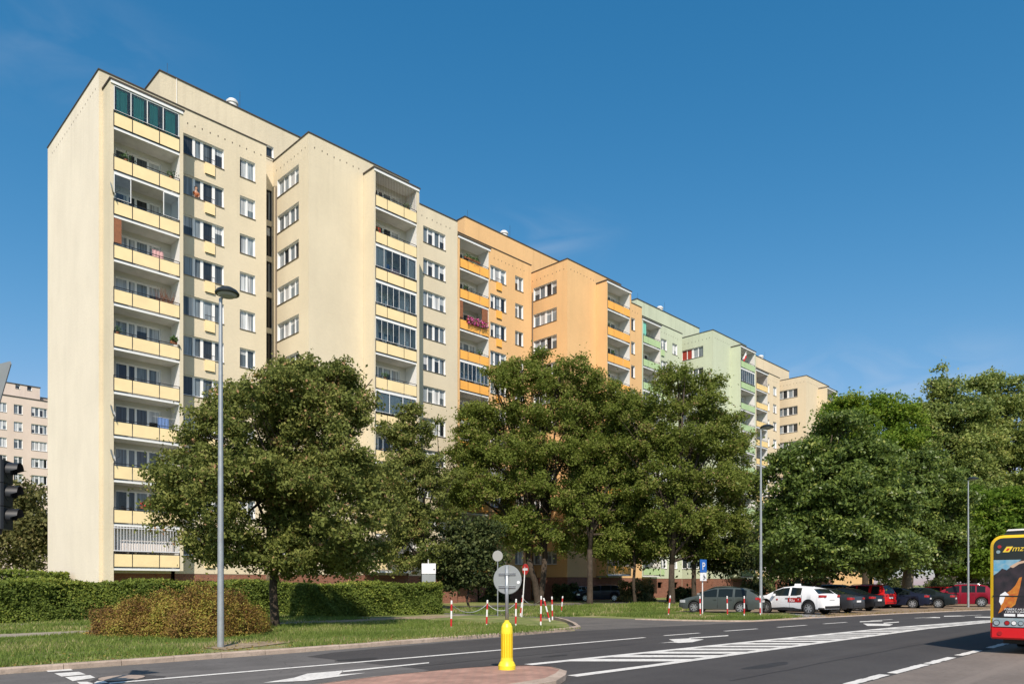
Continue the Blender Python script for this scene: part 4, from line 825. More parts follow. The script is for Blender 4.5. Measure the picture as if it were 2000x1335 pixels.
# ------------------------------------------------------------------ vegetation
def ell3(px, py, rx, ry, D, dd=0, rdepth=None):
    D = D+dd; c = at(px, py, D); k = D/F; return np.array(c), np.array([rx*k, (rdepth if rdepth else rx*k), ry*k])
camx = np.array([U[0], V[0], 0.0]); camd = np.array([U[1], V[1], 0.0])
def tree(label, base, D, lobes, leaf, size, nleaf, bark='bark', name='tree', trunk_r=.16, fork=None, flat=.0, clump=.75, cflat=.6, group=None, tintshift=0, nclump=None, seed=1, hue=.0, lean=None, gap=.0, splitz=.35, cat='tree', trunks=None, inner=.25, extra=9, stretch=1.7):
    r = np.random.default_rng(seed); bx, by = base if len(base) == 2 and isinstance(base[0], float) else base
    org = (bx, by, 0.0); e = empty(name, org, label=label, cat=cat, group=group)
    L = [ell3(*q[:4], D, q[4] if len(q) > 4 else 0, q[5] if len(q) > 5 else None) for q in lobes]
    for _ in range(extra):       # small outlying boughs break the outline
        c, ax = L[int(r.integers(len(lobes)))]; q_ = r.uniform(0, math.pi*2); d_ = camx*math.cos(q_)*ax[0]+np.array([0, 0, math.sin(q_)*ax[2]])
        L.append((c+d_*1.02+camd*r.normal(0, .3), ax*r.uniform(.22, .38)))
    vol = np.array([l[1].prod()**.72 for l in L]); vol /= vol.sum()
    nclump = nclump or 260
    # clump centres: biased to the shell of every lobe, thinned by a coarse noise
    cc = []; outn = []
    idx = r.choice(len(L), size=nclump*3, p=vol)
    for i in idx:
        c, ax = L[i]; d = r.normal(size=3); d /= np.linalg.norm(d); rad = 1-abs(r.normal(0, inner)) if r.random() < .8 else r.random()**.5
        rad = max(.15, rad); loc = d*ax*rad; p = c+camx*loc[0]+camd*loc[1]+np.array([0, 0, loc[2]])
        g = math.sin(p[0]*1.7+seed)+math.sin(p[1]*1.9+seed*2)+math.sin(p[2]*2.1+seed*3)
        if g < -1.0+gap: continue
        if p[2] < .9: continue
        cc.append(p); outn.append(camx*d[0]+camd*d[1]+np.array([0, 0, d[2]]))
        if len(cc) >= nclump: break
    cc = np.array(cc); outn = np.array(outn)
    per = nleaf//len(cc); szs = clump*r.uniform(.55, 1.4, len(cc))
    wgt = np.clip(szs/clump, .5, 1.5)**2; cnt = np.maximum(20, (per*wgt/wgt.mean()).astype(int))
    k = np.repeat(np.arange(len(cc)), cnt); d3 = r.normal(size=(len(k), 3)); d3 /= np.linalg.norm(d3, axis=1)[:, None]
    rr = np.where(r.random(len(k)) < .5, np.abs(r.normal(0, .75, len(k))), 1-np.abs(r.normal(0, .3, len(k))))[:, None]
    off = d3*rr*szs[k][:, None]*.85
    # every spray is drawn out along its own twig, flattened and drooping at the tip
    tw = outn*np.array([1, 1, .25])+r.normal(0, .45, (len(cc), 3))*np.array([1, 1, .4]); tw /= np.linalg.norm(tw, axis=1)[:, None]+1e-9
    al = (off*tw[k]).sum(1)[:, None]; off[:, 2] *= cflat; off += tw[k]*al*(stretch-1)
    off[:, 2] -= np.clip(al[:, 0], 0, None)*.30
    pos = cc[k]+off; keep = pos[:, 2] > .5; pos, k, d3 = pos[keep], k[keep], d3[keep]
    ct = r.normal(0, .15, len(cc)); t = .42+tintshift+ct[k]+r.normal(0, .16, len(k))
    acc = r.random(len(k)) > .985; t[acc] = 1.0
    leaves_np('crown', pos, size, leaf, e, tint=t, flat=flat, origin=org, nrm=d3*.30+outn[k]*.30+np.array([0, 0, .30]), seed=seed)
    # trunk, limbs, branchlets
    b = MB(); cen = sum(l[0]*v for l, v in zip(L, vol)); lowest = min(l[0][2]-l[1][2] for l in L)
    fz = fork if fork else max(1.6, lowest+ .8)
    tr = trunks or [((0, 0), (0, 0))]
    for (dx0, dy0), (dx1, dy1) in tr:
        p0 = Vector((bx+dx0, by+dy0, -.05)); fk = Vector((bx+dx1, by+dy1, fz)); top_ = Vector((cen[0]*.7+bx*.3+dx1, cen[1]*.7+by*.3+dy1, max(l[0][2] for l in L)))
        mid = (p0+fk)/2+Vector((r.normal(0, .08), r.normal(0, .08), 0))
        b.tube([p0+Vector((0, 0, 0)), p0+Vector((0, 0, .35)), mid, fk], [trunk_r*1.45, trunk_r*1.08, trunk_r*.95, trunk_r*.85], bark, 10)
        tm = fk.lerp(top_, .5)+Vector((r.normal(0, .3), r.normal(0, .3), 0)); b.tube([fk, tm, top_], [trunk_r*.85, trunk_r*.5, trunk_r*.12], bark, 7)
        ends = []
        for c, ax in L:
            st = fk.lerp(tm, r.uniform(0, .7)); en = Vector(c); md = st.lerp(en, .5)+Vector((r.normal(0, .25), r.normal(0, .25), r.uniform(-.1, .4)))
            if len(tr) > 1 and r.random() < .4: continue
            b.tube([st, md, en], [trunk_r*.48, trunk_r*.3, trunk_r*.14], bark, 6); ends.append((md, en))
        for j in r.choice(len(cc), size=min(len(cc), 110), replace=False):
            if not ends: break
            q = Vector(cc[j]); a = min(ends, key=lambda m_: (m_[1]-q).length); st = a[0].lerp(a[1], r.uniform(.2, 1)); md = st.lerp(q, .5)+Vector((0, 0, r.uniform(0, .3)))
            b.tube([st, md, q], [trunk_r*.13, trunk_r*.09, trunk_r*.03], bark, 4, False)
    b.build('trunk', e, smooth=True); return e
g_maple = G(537, 1228)[:2]
tree('dense round maple with browning leaf tips standing on the verge behind the near lamp post', g_maple, 27.2,
     [(600, 775, 85, 75), (690, 775, 45, 60, .5), (490, 810, 75, 75, .5), (655, 860, 95, 90, -.5), (560, 850, 120, 120, -1, 3.0), (420, 860, 65, 60), (390, 945, 85, 80, 0, 2), (350, 985, 48, 60, .3), (500, 960, 120, 110, -1.2, 3), (650, 980, 125, 110, -.8, 3), (720, 920, 60, 90, .5), (450, 1050, 85, 55), (585, 1070, 120, 50, -.5), (690, 1075, 75, 50), (745, 1020, 50, 70, .5), (575, 720, 40, 28), (665, 725, 30, 25)],
     'leaf_maple', .070, 190000, trunk_r=.15, fork=3.0, clump=.36, cflat=.7, nclump=1500, seed=3, inner=.22, gap=.25)
tree('dark slender tree behind the end of the hedge, right of the maple', W2(826, 47), 47,
     [(810, 860, 50, 55), (800, 830, 25, 50), (770, 920, 65, 70), (850, 910, 40, 60), (830, 990, 70, 80), (760, 1010, 60, 70), (810, 1070, 75, 45)],
     'leaf_maple', .09, 52000, trunk_r=.13, clump=.45, nclump=480, seed=9, gap=.35, tintshift=-.05)
tree('dark bushy thicket under the trees by the round sign', W2(915, 48), 48,
     [(905, 1075, 42, 50), (945, 1100, 35, 45), (880, 1110, 35, 40), (920, 1030, 35, 30)], 'leaf_dark', .13, 15000, trunk_r=.07, fork=1.2, clump=.8, nclump=140, seed=12, name='shrub', cat='shrub')
tree('tall airy locust tree with a forked trunk in front of the orange section', W2(1052, 62), 61,
     [(1095, 725, 55, 38), (1010, 745, 55, 38), (1065, 790, 75, 50), (975, 810, 55, 45, 1), (1130, 790, 50, 50, 1), (920, 870, 42, 45), (1000, 880, 80, 50), (1090, 870, 80, 55), (1140, 900, 45, 60), (895, 960, 38, 55, 1), (950, 950, 70, 55), (1040, 965, 85, 50), (1130, 990, 55, 50), (1040, 1045, 70, 35), (1000, 1020, 50, 30), (900, 900, 36, 36), (1060, 700, 30, 20), (985, 720, 30, 25), (935, 820, 40, 35), (1150, 745, 30, 35)],
     'leaf_locust', .105, 150000, trunk_r=.27, fork=3.8, flat=.05, clump=.62, cflat=.78, stretch=1.35, nclump=1150, seed=21, gap=.2, trunks=[((-.1, 0), (-1.3, 0)), ((.25, .1), (1.1, .3))])
tree('middle locust tree with a dark leaning trunk beside the parked dark car', W2(1152, 60), 63,
     [(1195, 790, 52, 42), (1150, 840, 40, 40), (1225, 850, 55, 45), (1180, 900, 70, 55), (1240, 930, 45, 55), (1175, 985, 75, 50), (1235, 1020, 55, 45), (1190, 1060, 65, 30), (1130, 1060, 40, 30)],
     'leaf_locust', .105, 100000, trunk_r=.24, fork=4.5, flat=.05, clump=.62, cflat=.78, stretch=1.35, nclump=800, seed=22, gap=.15, tintshift=-.05)
tree('broad locust tree with spreading limbs in front of the green section', W2(1312, 58), 60,
     [(1325, 740, 48, 30), (1290, 790, 60, 38), (1370, 785, 48, 36), (1420, 845, 45, 38), (1260, 860, 50, 40), (1340, 860, 75, 48), (1440, 905, 40, 45), (1290, 940, 80, 50), (1390, 945, 75, 50), (1450, 985, 35, 50), (1330, 1010, 85, 45), (1410, 1045, 60, 45), (1300, 1060, 50, 25), (1460, 850, 30, 22), (1225, 800, 35, 30), (1390, 740, 25, 18), (1475, 930, 22, 40)],
     'leaf_locust', .105, 145000, trunk_r=.26, fork=3.2, flat=.05, clump=.62, cflat=.78, stretch=1.35, nclump=1100, seed=23, gap=.2)
tree('thin tree between the green section and the parking sign', W2(1240, 62), 64, [(1240, 1080, 30, 25), (1225, 1050, 30, 25), (1260, 1060, 30, 30)], 'leaf_locust', .15, 6000, trunk_r=.14, fork=3.5, clump=1.1, nclump=60, seed=24)
tree('tree standing close behind the parking sign', W2(1356, 60), 62, [(1375, 1075, 40, 25), (1350, 1040, 45, 35), (1420, 1080, 40, 30), (1460, 1075, 30, 40)], 'leaf_dark', .16, 14000, trunk_r=.2, fork=3.6, clump=1.2, nclump=120, seed=25)
tree('wide glossy dark green tree over the parked taxi', W2(1598, 52), 51,
     [(1640, 850, 50, 45), (1600, 900, 60, 50), (1540, 930, 45, 55), (1690, 900, 55, 50), (1640, 960, 85, 60, -1), (1530, 1010, 42, 55), (1720, 970, 60, 60, -1), (1580, 1050, 80, 50, -1.5), (1680, 1060, 85, 50, -2), (1740, 1060, 50, 55, -1), (1520, 1085, 35, 40), (1620, 1100, 70, 25, -1)],
     'leaf_oak', .13, 130000, trunk_r=.28, fork=3.2, clump=.62, cflat=.62, nclump=1100, seed=31, gap=.3, inner=.2)
tree('lower dark green tree with a thick pale trunk above the navy car', W2(1776, 57), 56,
     [(1780, 1000, 55, 50), (1800, 930, 55, 50), (1830, 1060, 50, 45), (1760, 1080, 40, 35), (1850, 985, 45, 50)],
     'leaf_oak', .13, 50000, bark='bark_pale', trunk_r=.42, fork=3.4, clump=.65, cflat=.5, nclump=480, seed=32, tintshift=.08)
tree('yellow green tree rising behind the dark tree, right of the sandy section', W2(1690, 78), 76,
     [(1680, 805, 50, 34), (1640, 795, 26, 28), (1735, 800, 38, 30), (1772, 830, 30, 40), (1690, 870, 70, 45), (1750, 870, 45, 45), (1640, 860, 30, 45), (1700, 940, 90, 60)],
     'leaf_bright', .16, 55000, trunk_r=.3, clump=.9, nclump=480, seed=33)
tree('tallest grey green poplar at the right with an open crown', W2(1860, 84), 84,
     [(1842, 745, 24, 30), (1850, 780, 38, 38), (1810, 810, 45, 45), (1870, 820, 60, 50), (1785, 870, 30, 50), (1840, 890, 75, 55), (1900, 880, 45, 70), (1860, 970, 90, 60)],
     'leaf_poplar', .17, 80000, trunk_r=.35, clump=.95, nclump=650, seed=34, gap=.25)
tree('tall grey green poplar at the right edge', W2(1955, 86), 86,
     [(1932, 752, 26, 32), (1985, 775, 22, 30), (1935, 790, 38, 38), (1970, 830, 40, 55), (1920, 850, 40, 50), (1975, 910, 45, 60), (1925, 940, 45, 60), (1980, 1000, 60, 60), (2040, 880, 60, 90)],
     'leaf_poplar', .17, 80000, trunk_r=.35, clump=.95, nclump=650, seed=35, gap=.25, tintshift=.04)
tree('bright layered green tree behind the far lamp post', W2(1905, 62), 61,
     [(1880, 985, 60, 38), (1930, 1030, 60, 40), (1860, 1045, 50, 40), (1900, 1090, 70, 35), (1975, 1075, 55, 45), (1985, 990, 55, 40), (2040, 1050, 60, 60)],
     'leaf_bright', .14, 75000, trunk_r=.25, fork=3.4, clump=.7, cflat=.45, nclump=750, seed=36, gap=.2, tintshift=-.25)
tree('olive green tree behind the traffic light, below the distant pinkish tower', W2(30, 76), 76,
     [(45, 975, 38, 38), (0, 1020, 45, 60), (75, 1020, 40, 60), (40, 1070, 60, 50), (-50, 1010, 60, 70)], 'leaf_olive', .2, 24000, trunk_r=.2, clump=1.5, nclump=200, seed=37)
# second row beyond, closing the view at the right
for i, (px, D, lobes, lab) in enumerate((
        (1560, 92, [(1560, 1040, 60, 60), (1500, 1060, 50, 50), (1610, 1060, 50, 60)], 'dark tree far behind the taxi, against the building foot'),
        (1830, 96, [(1800, 1040, 70, 70), (1870, 1060, 60, 60)], 'dark tree deep behind the navy sedan'),
        (1960, 92, [(1950, 1050, 60, 70), (2010, 1050, 60, 80), (1900, 1070, 50, 50)], 'dark tree deep behind the crimson car'),
        (1700, 100, [(1690, 1060, 60, 50), (1740, 1040, 60, 60)], 'dark tree deep behind the red van'))):
    tree(lab, W2(px, D), D, lobes, 'leaf_dark', .26, 12000, trunk_r=.25, clump=2, nclump=110, seed=50+i)
# rounded garden shrubs
def shrub(label, c, rx, ry, h, leaf, size, n, name='shrub', seed=0, rot=0, tshift=0, cat='shrub', lump=.12, z0=0):
    r = np.random.default_rng(seed); e = empty(name, (c[0], c[1], z0), label=label, cat=cat)
    d = r.normal(size=(n, 3)); d /= np.linalg.norm(d, axis=1)[:, None]; d[:, 2] = np.abs(d[:, 2])
    lum = 1+lump*(np.sin(d[:, 0]*7+seed)+np.sin(d[:, 1]*8+seed)+np.sin(d[:, 2]*6+d[:, 0]*5))
    rad = np.clip(1-np.abs(r.normal(0, .12, n)), .2, 1)*lum
    p = d*rad[:, None]*np.array([rx, ry, h]); ca, sa = math.cos(rot), math.sin(rot)
    pos = np.stack([c[0]+p[:, 0]*ca-p[:, 1]*sa, c[1]+p[:, 0]*sa+p[:, 1]*ca, z0+.04+p[:, 2]], 1)
    patch = .18*np.sin(pos[:, 0]*2.3+seed)+.15*np.sin(pos[:, 1]*3.1+pos[:, 2]*2+seed)
    leaves_np('foliage', pos, size, leaf, e, tint=.42+tshift+patch+r.normal(0, .2, n), origin=(c[0], c[1], z0), nrm=np.stack([d[:, 0], d[:, 1], d[:, 2]], 1), seed=seed)
    b = MB()
    for i in range(26):
        q = 2*math.pi*i/26+random.uniform(-.1, .1); k = random.uniform(.3, .85); x_, y_ = rx*k*math.cos(q), ry*k*math.sin(q); X_, Y_ = x_*ca-y_*sa, x_*sa+y_*ca
        b.tube([(c[0]+X_*.3, c[1]+Y_*.3, z0-.02), (c[0]+X_*.7, c[1]+Y_*.7, z0+h*.5), (c[0]+X_, c[1]+Y_, z0+h*.8)], [.014, .010, .005], 'bark', 4, False)
    b.build('stems', e); return e
a_cam = camang(0)
sp1 = W2(262, 22.3); sp2 = W2(400, 22.0); sp3 = W2(325, 22.6); sp4 = W2(480, 22.6)
def mound(): 
    e = empty('shrub', (*sp3, .1), label='low spreading shrub turning rust and yellow beside the near lamp post', cat='shrub'); parts = []; tt = []; nr = []
    for (c, rx, ry, h, n, sh, sd) in ((sp1, 1.25, 1.1, 1.0, 15000, -.04, 1), (sp3, 1.5, 1.2, 1.2, 19000, .12, 2), (sp2, 1.5, 1.2, 1.42, 19000, .02, 3), (sp4, .75, .9, .85, 6000, -.08, 4)):
        r = np.random.default_rng(sd); d = r.normal(size=(n, 3)); d /= np.linalg.norm(d, axis=1)[:, None]; d[:, 2] = np.abs(d[:, 2])
        lum = 1+.085*(np.sin(d[:, 0]*9+sd)+np.sin(d[:, 1]*11)+np.sin(d[:, 2]*8+d[:, 0]*5)); rad = np.clip(1-np.abs(r.normal(0, .13, n)), .2, 1)*lum
        whisk = r.random(n) < .14; rad[whisk] *= r.uniform(1, 1.2, whisk.sum())
        p = d*rad[:, None]*np.array([rx, ry, h]); ca, sa = math.cos(a_cam), math.sin(a_cam)
        pos = np.stack([c[0]+p[:, 0]*ca-p[:, 1]*sa, c[1]+p[:, 0]*sa+p[:, 1]*ca, .1+p[:, 2]], 1); parts.append(pos)
        tt.append(.38+sh+.22*np.sin(pos[:, 0]*3.3+sd)*np.sin(pos[:, 1]*2.7)-.15*(p[:, 2]/h > .75)+r.normal(0, .2, n)); nr.append(d)
    leaves_np('foliage', np.concatenate(parts), .034, 'leaf_spirea', e, tint=np.concatenate(tt), origin=(*sp3, .1), nrm=np.concatenate(nr), seed=2, aspect=.5)
    b = MB()
    for c, rx, h in ((sp1, 1.1, .9), (sp3, 1.3, 1.0), (sp2, 1.3, 1.25), (sp4, .8, .9)):
        for i in range(90):
            q = random.uniform(0, 6.28); k = random.uniform(.1, .9); x_, y_ = rx*k*math.cos(q), rx*.8*k*math.sin(q); hh = h*math.sqrt(max(.1, 1-k*k))
            b.tube([(c[0]+x_*.4, c[1]+y_*.4, .08), (c[0]+x_*.8, c[1]+y_*.8, .1+hh*.5), (c[0]+x_, c[1]+y_, .1+hh*1.02)], [.009, .007, .003], 'brown_wood', 3, False)
    b.build('stems', e)
mound()
shrub('clipped rounded yellowish bush at the foot of the orange section', W2(1243, 70), 2.3, 1.6, 1.9, 'leaf_olive', .12, 5000, seed=5, tshift=.0)
for i, (px, D, rx, h, lab) in enumerate(((965, 70, 1.8, 1.3, 'small dark bush left of the forked tree'), (1105, 72, 1.5, 1.6, 'low dark bush behind the forked trunk'), (1330, 66, 1.3, 1.2, 'low bush right of the broad locust trunk'), (1560, 60, 3.5, 2.2, 'dark hedge like bush behind the taxi'), (1480, 66, 3, 2.3, 'dark bush behind the middle lamp post'), (1840, 72, 4, 2.4, 'dark bush behind the red estate car'), (1950, 74, 5, 2.6, 'wide dark bush behind the crimson car'), (1745, 76, 3, 2.2, 'dark bush between red van and navy car'))):
    shrub(lab, W2(px, D), rx, 1.3, h, 'leaf_dark', .13, 3500, seed=60+i)
def hedge(label, x0, x1, y0, y1, h, n, seed, size=.05, hvar=.09, y_slope=0.0, tsh=0):
    r = np.random.default_rng(seed); cx_, cy_ = (x0+x1)/2, (y0+y1)/2; e = empty('hedge', (cx_, cy_, 0), label=label, cat='hedge', group='clipped hedges')
    L = x1-x0; Wd = y1-y0; areas = np.array([L*h, L*Wd*.9, Wd*h, Wd*h]); areas /= areas.sum(); side = r.choice(4, size=n, p=areas)
    u_ = r.random(n); v_ = r.random(n); dep = np.abs(r.normal(0, .09, n)); sh_ = r.random(n) < .07; dep[sh_] = -r.uniform(0, .16, sh_.sum()); nr = np.zeros((n, 3)); P_ = np.zeros((n, 3))
    P_[:, 0] = np.select([side == 0, side == 1, side == 2, side == 3], [x0+L*u_, x0+L*u_, x0+dep, x1-dep])
    P_[:, 1] = np.select([side == 0, side == 1, side >= 2], [y0+dep, y0+Wd*v_, y0+Wd*u_]); P_[:, 2] = np.select([side == 0, side == 1, side >= 2], [h*v_, h-dep*.7, h*v_])
    bump_ = .14*np.sin(P_[:, 0]*2.1+seed)*np.sin(P_[:, 2]*3+P_[:, 0])+.05*np.sin(P_[:, 0]*7+P_[:, 2]*6)+.07*np.sin(P_[:, 0]*.7)
    P_[:, 1] += np.where(side == 0, -bump_, 0); P_[:, 2] += np.where(side == 1, hvar*np.sin(P_[:, 0]*1.3+seed)+.04*np.sin(P_[:, 0]*5.1)+.03*r.normal(0, 1, n), 0)
    P_[:, 1] += (P_[:, 0]-x0)*y_slope
    nr[side == 0, 1] = -1; nr[side == 1, 2] = 1; nr[side == 2, 0] = -1; nr[side == 3, 0] = 1
    hole = (np.sin(P_[:, 0]*1.9+seed)+np.sin(P_[:, 2]*4+P_[:, 0]*1.1)+np.sin(P_[:, 0]*4.3) > 1.55) & (side == 0) & (r.random(n) < .75); keep = ~hole
    P_, nr, side = P_[keep], nr[keep], side[keep]
    t = .42+tsh+.12*np.sin(P_[:, 0]*1.1+P_[:, 2]*2)+r.normal(0, .18, len(P_))+np.where(side == 1, .22, 0)  # leaves of the top face tinted paler: its sunlight is put into the colour
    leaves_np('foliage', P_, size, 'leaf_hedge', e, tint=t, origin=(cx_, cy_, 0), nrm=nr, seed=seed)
    b = MB(); k = int(L/.35)
    for i in range(k):      # twiggy inside, stems rising out of the soil
        for j in range(3):
            xx = x0+L*(i+random.random())/k; yy = y0+Wd*random.uniform(.2, .85)+(xx-x0)*y_slope; b.tube([(xx, yy, 0), (xx+random.uniform(-.15, .15), yy, h*.5), (xx+random.uniform(-.25, .25), yy+random.uniform(-.2, .2), h*.92)], [.018, .012, .006], 'bark', 3, False)
    b.build('stems', e)
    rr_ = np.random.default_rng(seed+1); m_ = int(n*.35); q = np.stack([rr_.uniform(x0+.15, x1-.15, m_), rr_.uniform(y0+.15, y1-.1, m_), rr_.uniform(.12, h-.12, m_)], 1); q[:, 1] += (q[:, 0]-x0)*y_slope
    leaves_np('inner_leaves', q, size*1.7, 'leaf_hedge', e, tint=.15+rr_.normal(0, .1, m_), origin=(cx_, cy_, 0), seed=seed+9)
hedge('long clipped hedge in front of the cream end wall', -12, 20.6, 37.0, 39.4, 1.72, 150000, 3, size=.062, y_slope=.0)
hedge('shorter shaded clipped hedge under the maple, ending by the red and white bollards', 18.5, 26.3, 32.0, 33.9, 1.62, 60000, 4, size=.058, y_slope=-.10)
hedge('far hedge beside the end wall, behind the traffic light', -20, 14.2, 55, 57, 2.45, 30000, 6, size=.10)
# grass blades on the verge and lawns
def grass(n, region, seed, hgt, wid, z, name='grass'):
    r = np.random.default_rng(seed); x0, x1, y0, y1 = region; x = r.uniform(x0, x1, n); y = r.uniform(y0, y1, n)
    den = .5+.5*np.sin(x*1.3+np.sin(y*.9)*2)*np.sin(y*1.7+x*.4); keep = r.random(n) < .35+.65*den; c0 = G(485, 1265, .1); keep &= ((x-c0[0])*.7+(y-c0[1])*.7)**2/4+((x-c0[0])*.7-(y-c0[1])*.7)**2/1.2 > r.uniform(.5, 1.2, n); x, y = x[keep], y[keep]; n = len(x)
    h = hgt*r.uniform(.4, 1.3, n)*(.6+.8*den[keep]); a = r.uniform(0, 6.28, n); lean = r.normal(0, .35, (n, 2))*h[:, None]; wv = wid*r.uniform(.7, 1.4, n)
    q = np.zeros((n, 3, 3)); zz = z(x, y) if callable(z) else z
    q[:, 0] = np.stack([x-np.cos(a)*wv, y-np.sin(a)*wv, np.zeros(n)+zz], 1); q[:, 1] = np.stack([x+np.cos(a)*wv, y+np.sin(a)*wv, np.zeros(n)+zz], 1); q[:, 2] = np.stack([x+lean[:, 0], y+lean[:, 1], h+zz], 1)
    me = bpy.data.meshes.new(name); me.vertices.add(n*3); me.vertices.foreach_set('co', q.reshape(-1).astype(np.float32)); me.loops.add(n*3); me.loops.foreach_set('vertex_index', np.arange(n*3, dtype=np.int32)); me.polygons.add(n)
    me.polygons.foreach_set('loop_start', np.arange(0, n*3, 3, dtype=np.int32))
    me.materials.append(M['grass_blade']); at_ = me.attributes.new('tint', 'FLOAT', 'FACE'); t = .45+.25*np.sin(x*.8+1)*np.sin(y*1.1)+.3*np.clip(np.sin(x*.37+y*.9+seed)-.2, 0, 1)+r.normal(0, .22, n); at_.data.foreach_set('value', np.clip(t, 0, 1).astype(np.float32)); me.update(calc_edges=True)
    return tag(bpy.data.objects.new(name, me), kind='stuff')
for o_ in (grass(150000, (-8, 20, 16.25, 25.5), 1, .09, .012, .10), grass(40000, (-8, 20, 29.0, 36.5), 2, .11, .02, 0.0), grass(60000, (30.5, 36.5, 15.4, 24), 4, .13, .018, 0.0), grass(50000, (27, 60, 24, 36), 5, .16, .03, 0.0)):
    col.objects.link(o_)
r = np.random.default_rng(77); n = 5200; xx = r.uniform(-6, 60, n); xx = np.where((xx > 18.5) & (xx < 31.5), xx+14, xx); yy = np.interp(xx, [p[0] for p in far_edge[1:13]], [p[1] for p in far_edge[1:13]])+.25+np.abs(r.normal(0, 1.2, n)); zz = np.where((xx < 20) & (yy > 16.3), .125, np.where(yy > 16.3, .02, .03)); zz = np.where((xx > 20), .03, zz)
lt = leaves_np('fallen_leaves', np.stack([xx, yy, zz], 1), .035, 'leaf_spirea', None, tint=r.uniform(.1, .6, n), flat=.9, seed=78); tag(lt, kind='stuff')

# ------------------------------------------------------------------ street furniture
mat('galv', (.36, .38, .39), .45, .5, var=.12, vscale=4); mat('lamp_dark', (.03, .035, .035), .4, .4); mat('lamp_glass', (.35, .38, .38), .2)
mat('red_paint', (.50, .022, .022), .45, var=.12, vscale=10); mat('white_post', (.72, .70, .68), .5, var=.08, vscale=10)
mat('bollard_yellow', (.80, .62, .03), .42, var=.10, vscale=9); mat('bollard_amber', (.70, .42, .004), .35); mat('sign_grey', (.27, .29, .29), .55, .2, var=.05); mat('sign_blue', (.015, .12, .45), .4); mat('sign_white', (.80, .80, .80), .4); mat('sign_pale', (.34, .34, .33), .5); mat('black', (.012, .012, .012), .5); mat('chain', (.5, .5, .48), .5, .3)
def lamp(label, base, h, lx, ly, hr):
    e = empty('street_lamp', (*base, 0), label=label, cat='street lamp', group='street lamps along the far kerb')
    b = MB(); b.xf = 'local'; b.lathe([(.082, 0), (.078, 1.0), (.060, h*.55), (.042, h-.05), (0, h-.05)], 'galv', 16); b.tube([(0, 0, h-.1), (lx*.4, ly*.4, h+.05), (lx, ly, h+.06)], .035, 'galv', 8); b.build('pole', e, smooth=True)
    b = MB(); b.xf = 'local'; b.lathe([(.015, .17), (.06, .15), (hr*.45, .13), (hr*.85, .06), (hr, .0), (hr*.98, -.03), (hr*.8, -.04)], 'lamp_dark', 24); o = b.build('lamp_head', e, smooth=True); o.location = (lx, ly, h+.08)
    b = MB(); b.xf = 'local'; b.lathe([(hr*.8, -.04), (hr*.6, -.085), (.0, -.11)], 'lamp_glass', 20); g = b.build('lens', e, smooth=True); g.parent = o
off = (camx*.16)
lamp('nearest grey lamp post with a dark disc head, in front of the maple', G(431, 1271)[:2], 8.72, off[0], off[1], .29)
lamp('middle lamp post rising beside the white taxi', G(1486, 1201)[:2], 9.85, off[0]*2, off[1]*2, .36)
lamp('farthest lamp post at the right near the bus', G(1891, 1185)[:2], 9.1, off[0]*2, off[1]*2, .38)
def post(px, py, topx, topy, lab, grp='red and white striped bollards'):
    p = G(px, py); D = CAMH*F/(py-HY); h = Z(topy, D); tx = (topx-px)/F*D; t3 = Vector(p)+Vector(camx)*tx; t3.z = h; p = Vector(p); b = MB()
    pts = [0, .16, .42, .68, .90, 1.0]; ms = ['white_post', 'red_paint', 'white_post', 'red_paint', 'white_post']
    for i in range(5): b.tube([p.lerp(t3, pts[i]), p.lerp(t3, pts[i+1])], .034, ms[i], 12)
    b.tube([t3, t3+Vector((0, 0, .025))], [.034, .018], 'white_post', 12)
    o = b.build('bollard', origin=(p.x, p.y, 0)); tag(o, lab, 'bollard', grp); return t3
tops = [post(881, 1232, 882, 1173, 'bollard standing alone nearest the hedge end'), post(950, 1226, 952, 1172, 'bollard just left of the yellow guard post'),
        post(1007, 1226, 1008, 1170, 'bollard just right of the grey round sign pole'), post(1016, 1203, 1021, 1162, 'slightly tilted bollard at the foot of the small red sign'),
        post(1056, 1222, 1057, 1164, 'upright bollard at the tip of the grass, touching the fallen-over one'), post(1074, 1213, 1062, 1168, 'bollard knocked over to the left between two upright ones'),
        post(1079, 1210, 1078, 1165, 'upright bollard right of the leaning one'), post(1096, 1197, 1099, 1164, 'small far bollard by the side street mouth'),
        post(1305, 1204, 1309, 1163, 'leftmost bollard of the row before the grey estate car'), post(1368, 1205, 1367, 1164, 'bollard in front of the parking sign'), post(1421, 1205, 1420, 1164, 'bollard before the middle of the grey estate car'),
        post(1453.5, 1204, 1453.5, 1164, 'bollard before the rear wheel of the grey estate car'), post(1485, 1203, 1484.5, 1163, 'bollard in front of the middle lamp post')]
def chain(a, c, sag, lab):
    a = a-Vector((0, 0, .12)); c = c-Vector((0, 0, .12)); b = MB(); n = 16; pts = [a.lerp(c, i/n)-Vector((0, 0, sag*4*(i/n)*(1-i/n))) for i in range(n+1)]; b.tube(pts, .012, 'chain', 5)
    tag(b.build('chain', origin=tuple(a)), lab, 'chain', 'chains slung between bollards')
chain(tops[0], tops[1], .30, 'pale chain sagging between the two leftmost bollards'); chain(tops[1], tops[2], .28, 'chain passing behind the grey sign pole'); chain(tops[3], tops[4], .25, 'chain right of the small red sign')
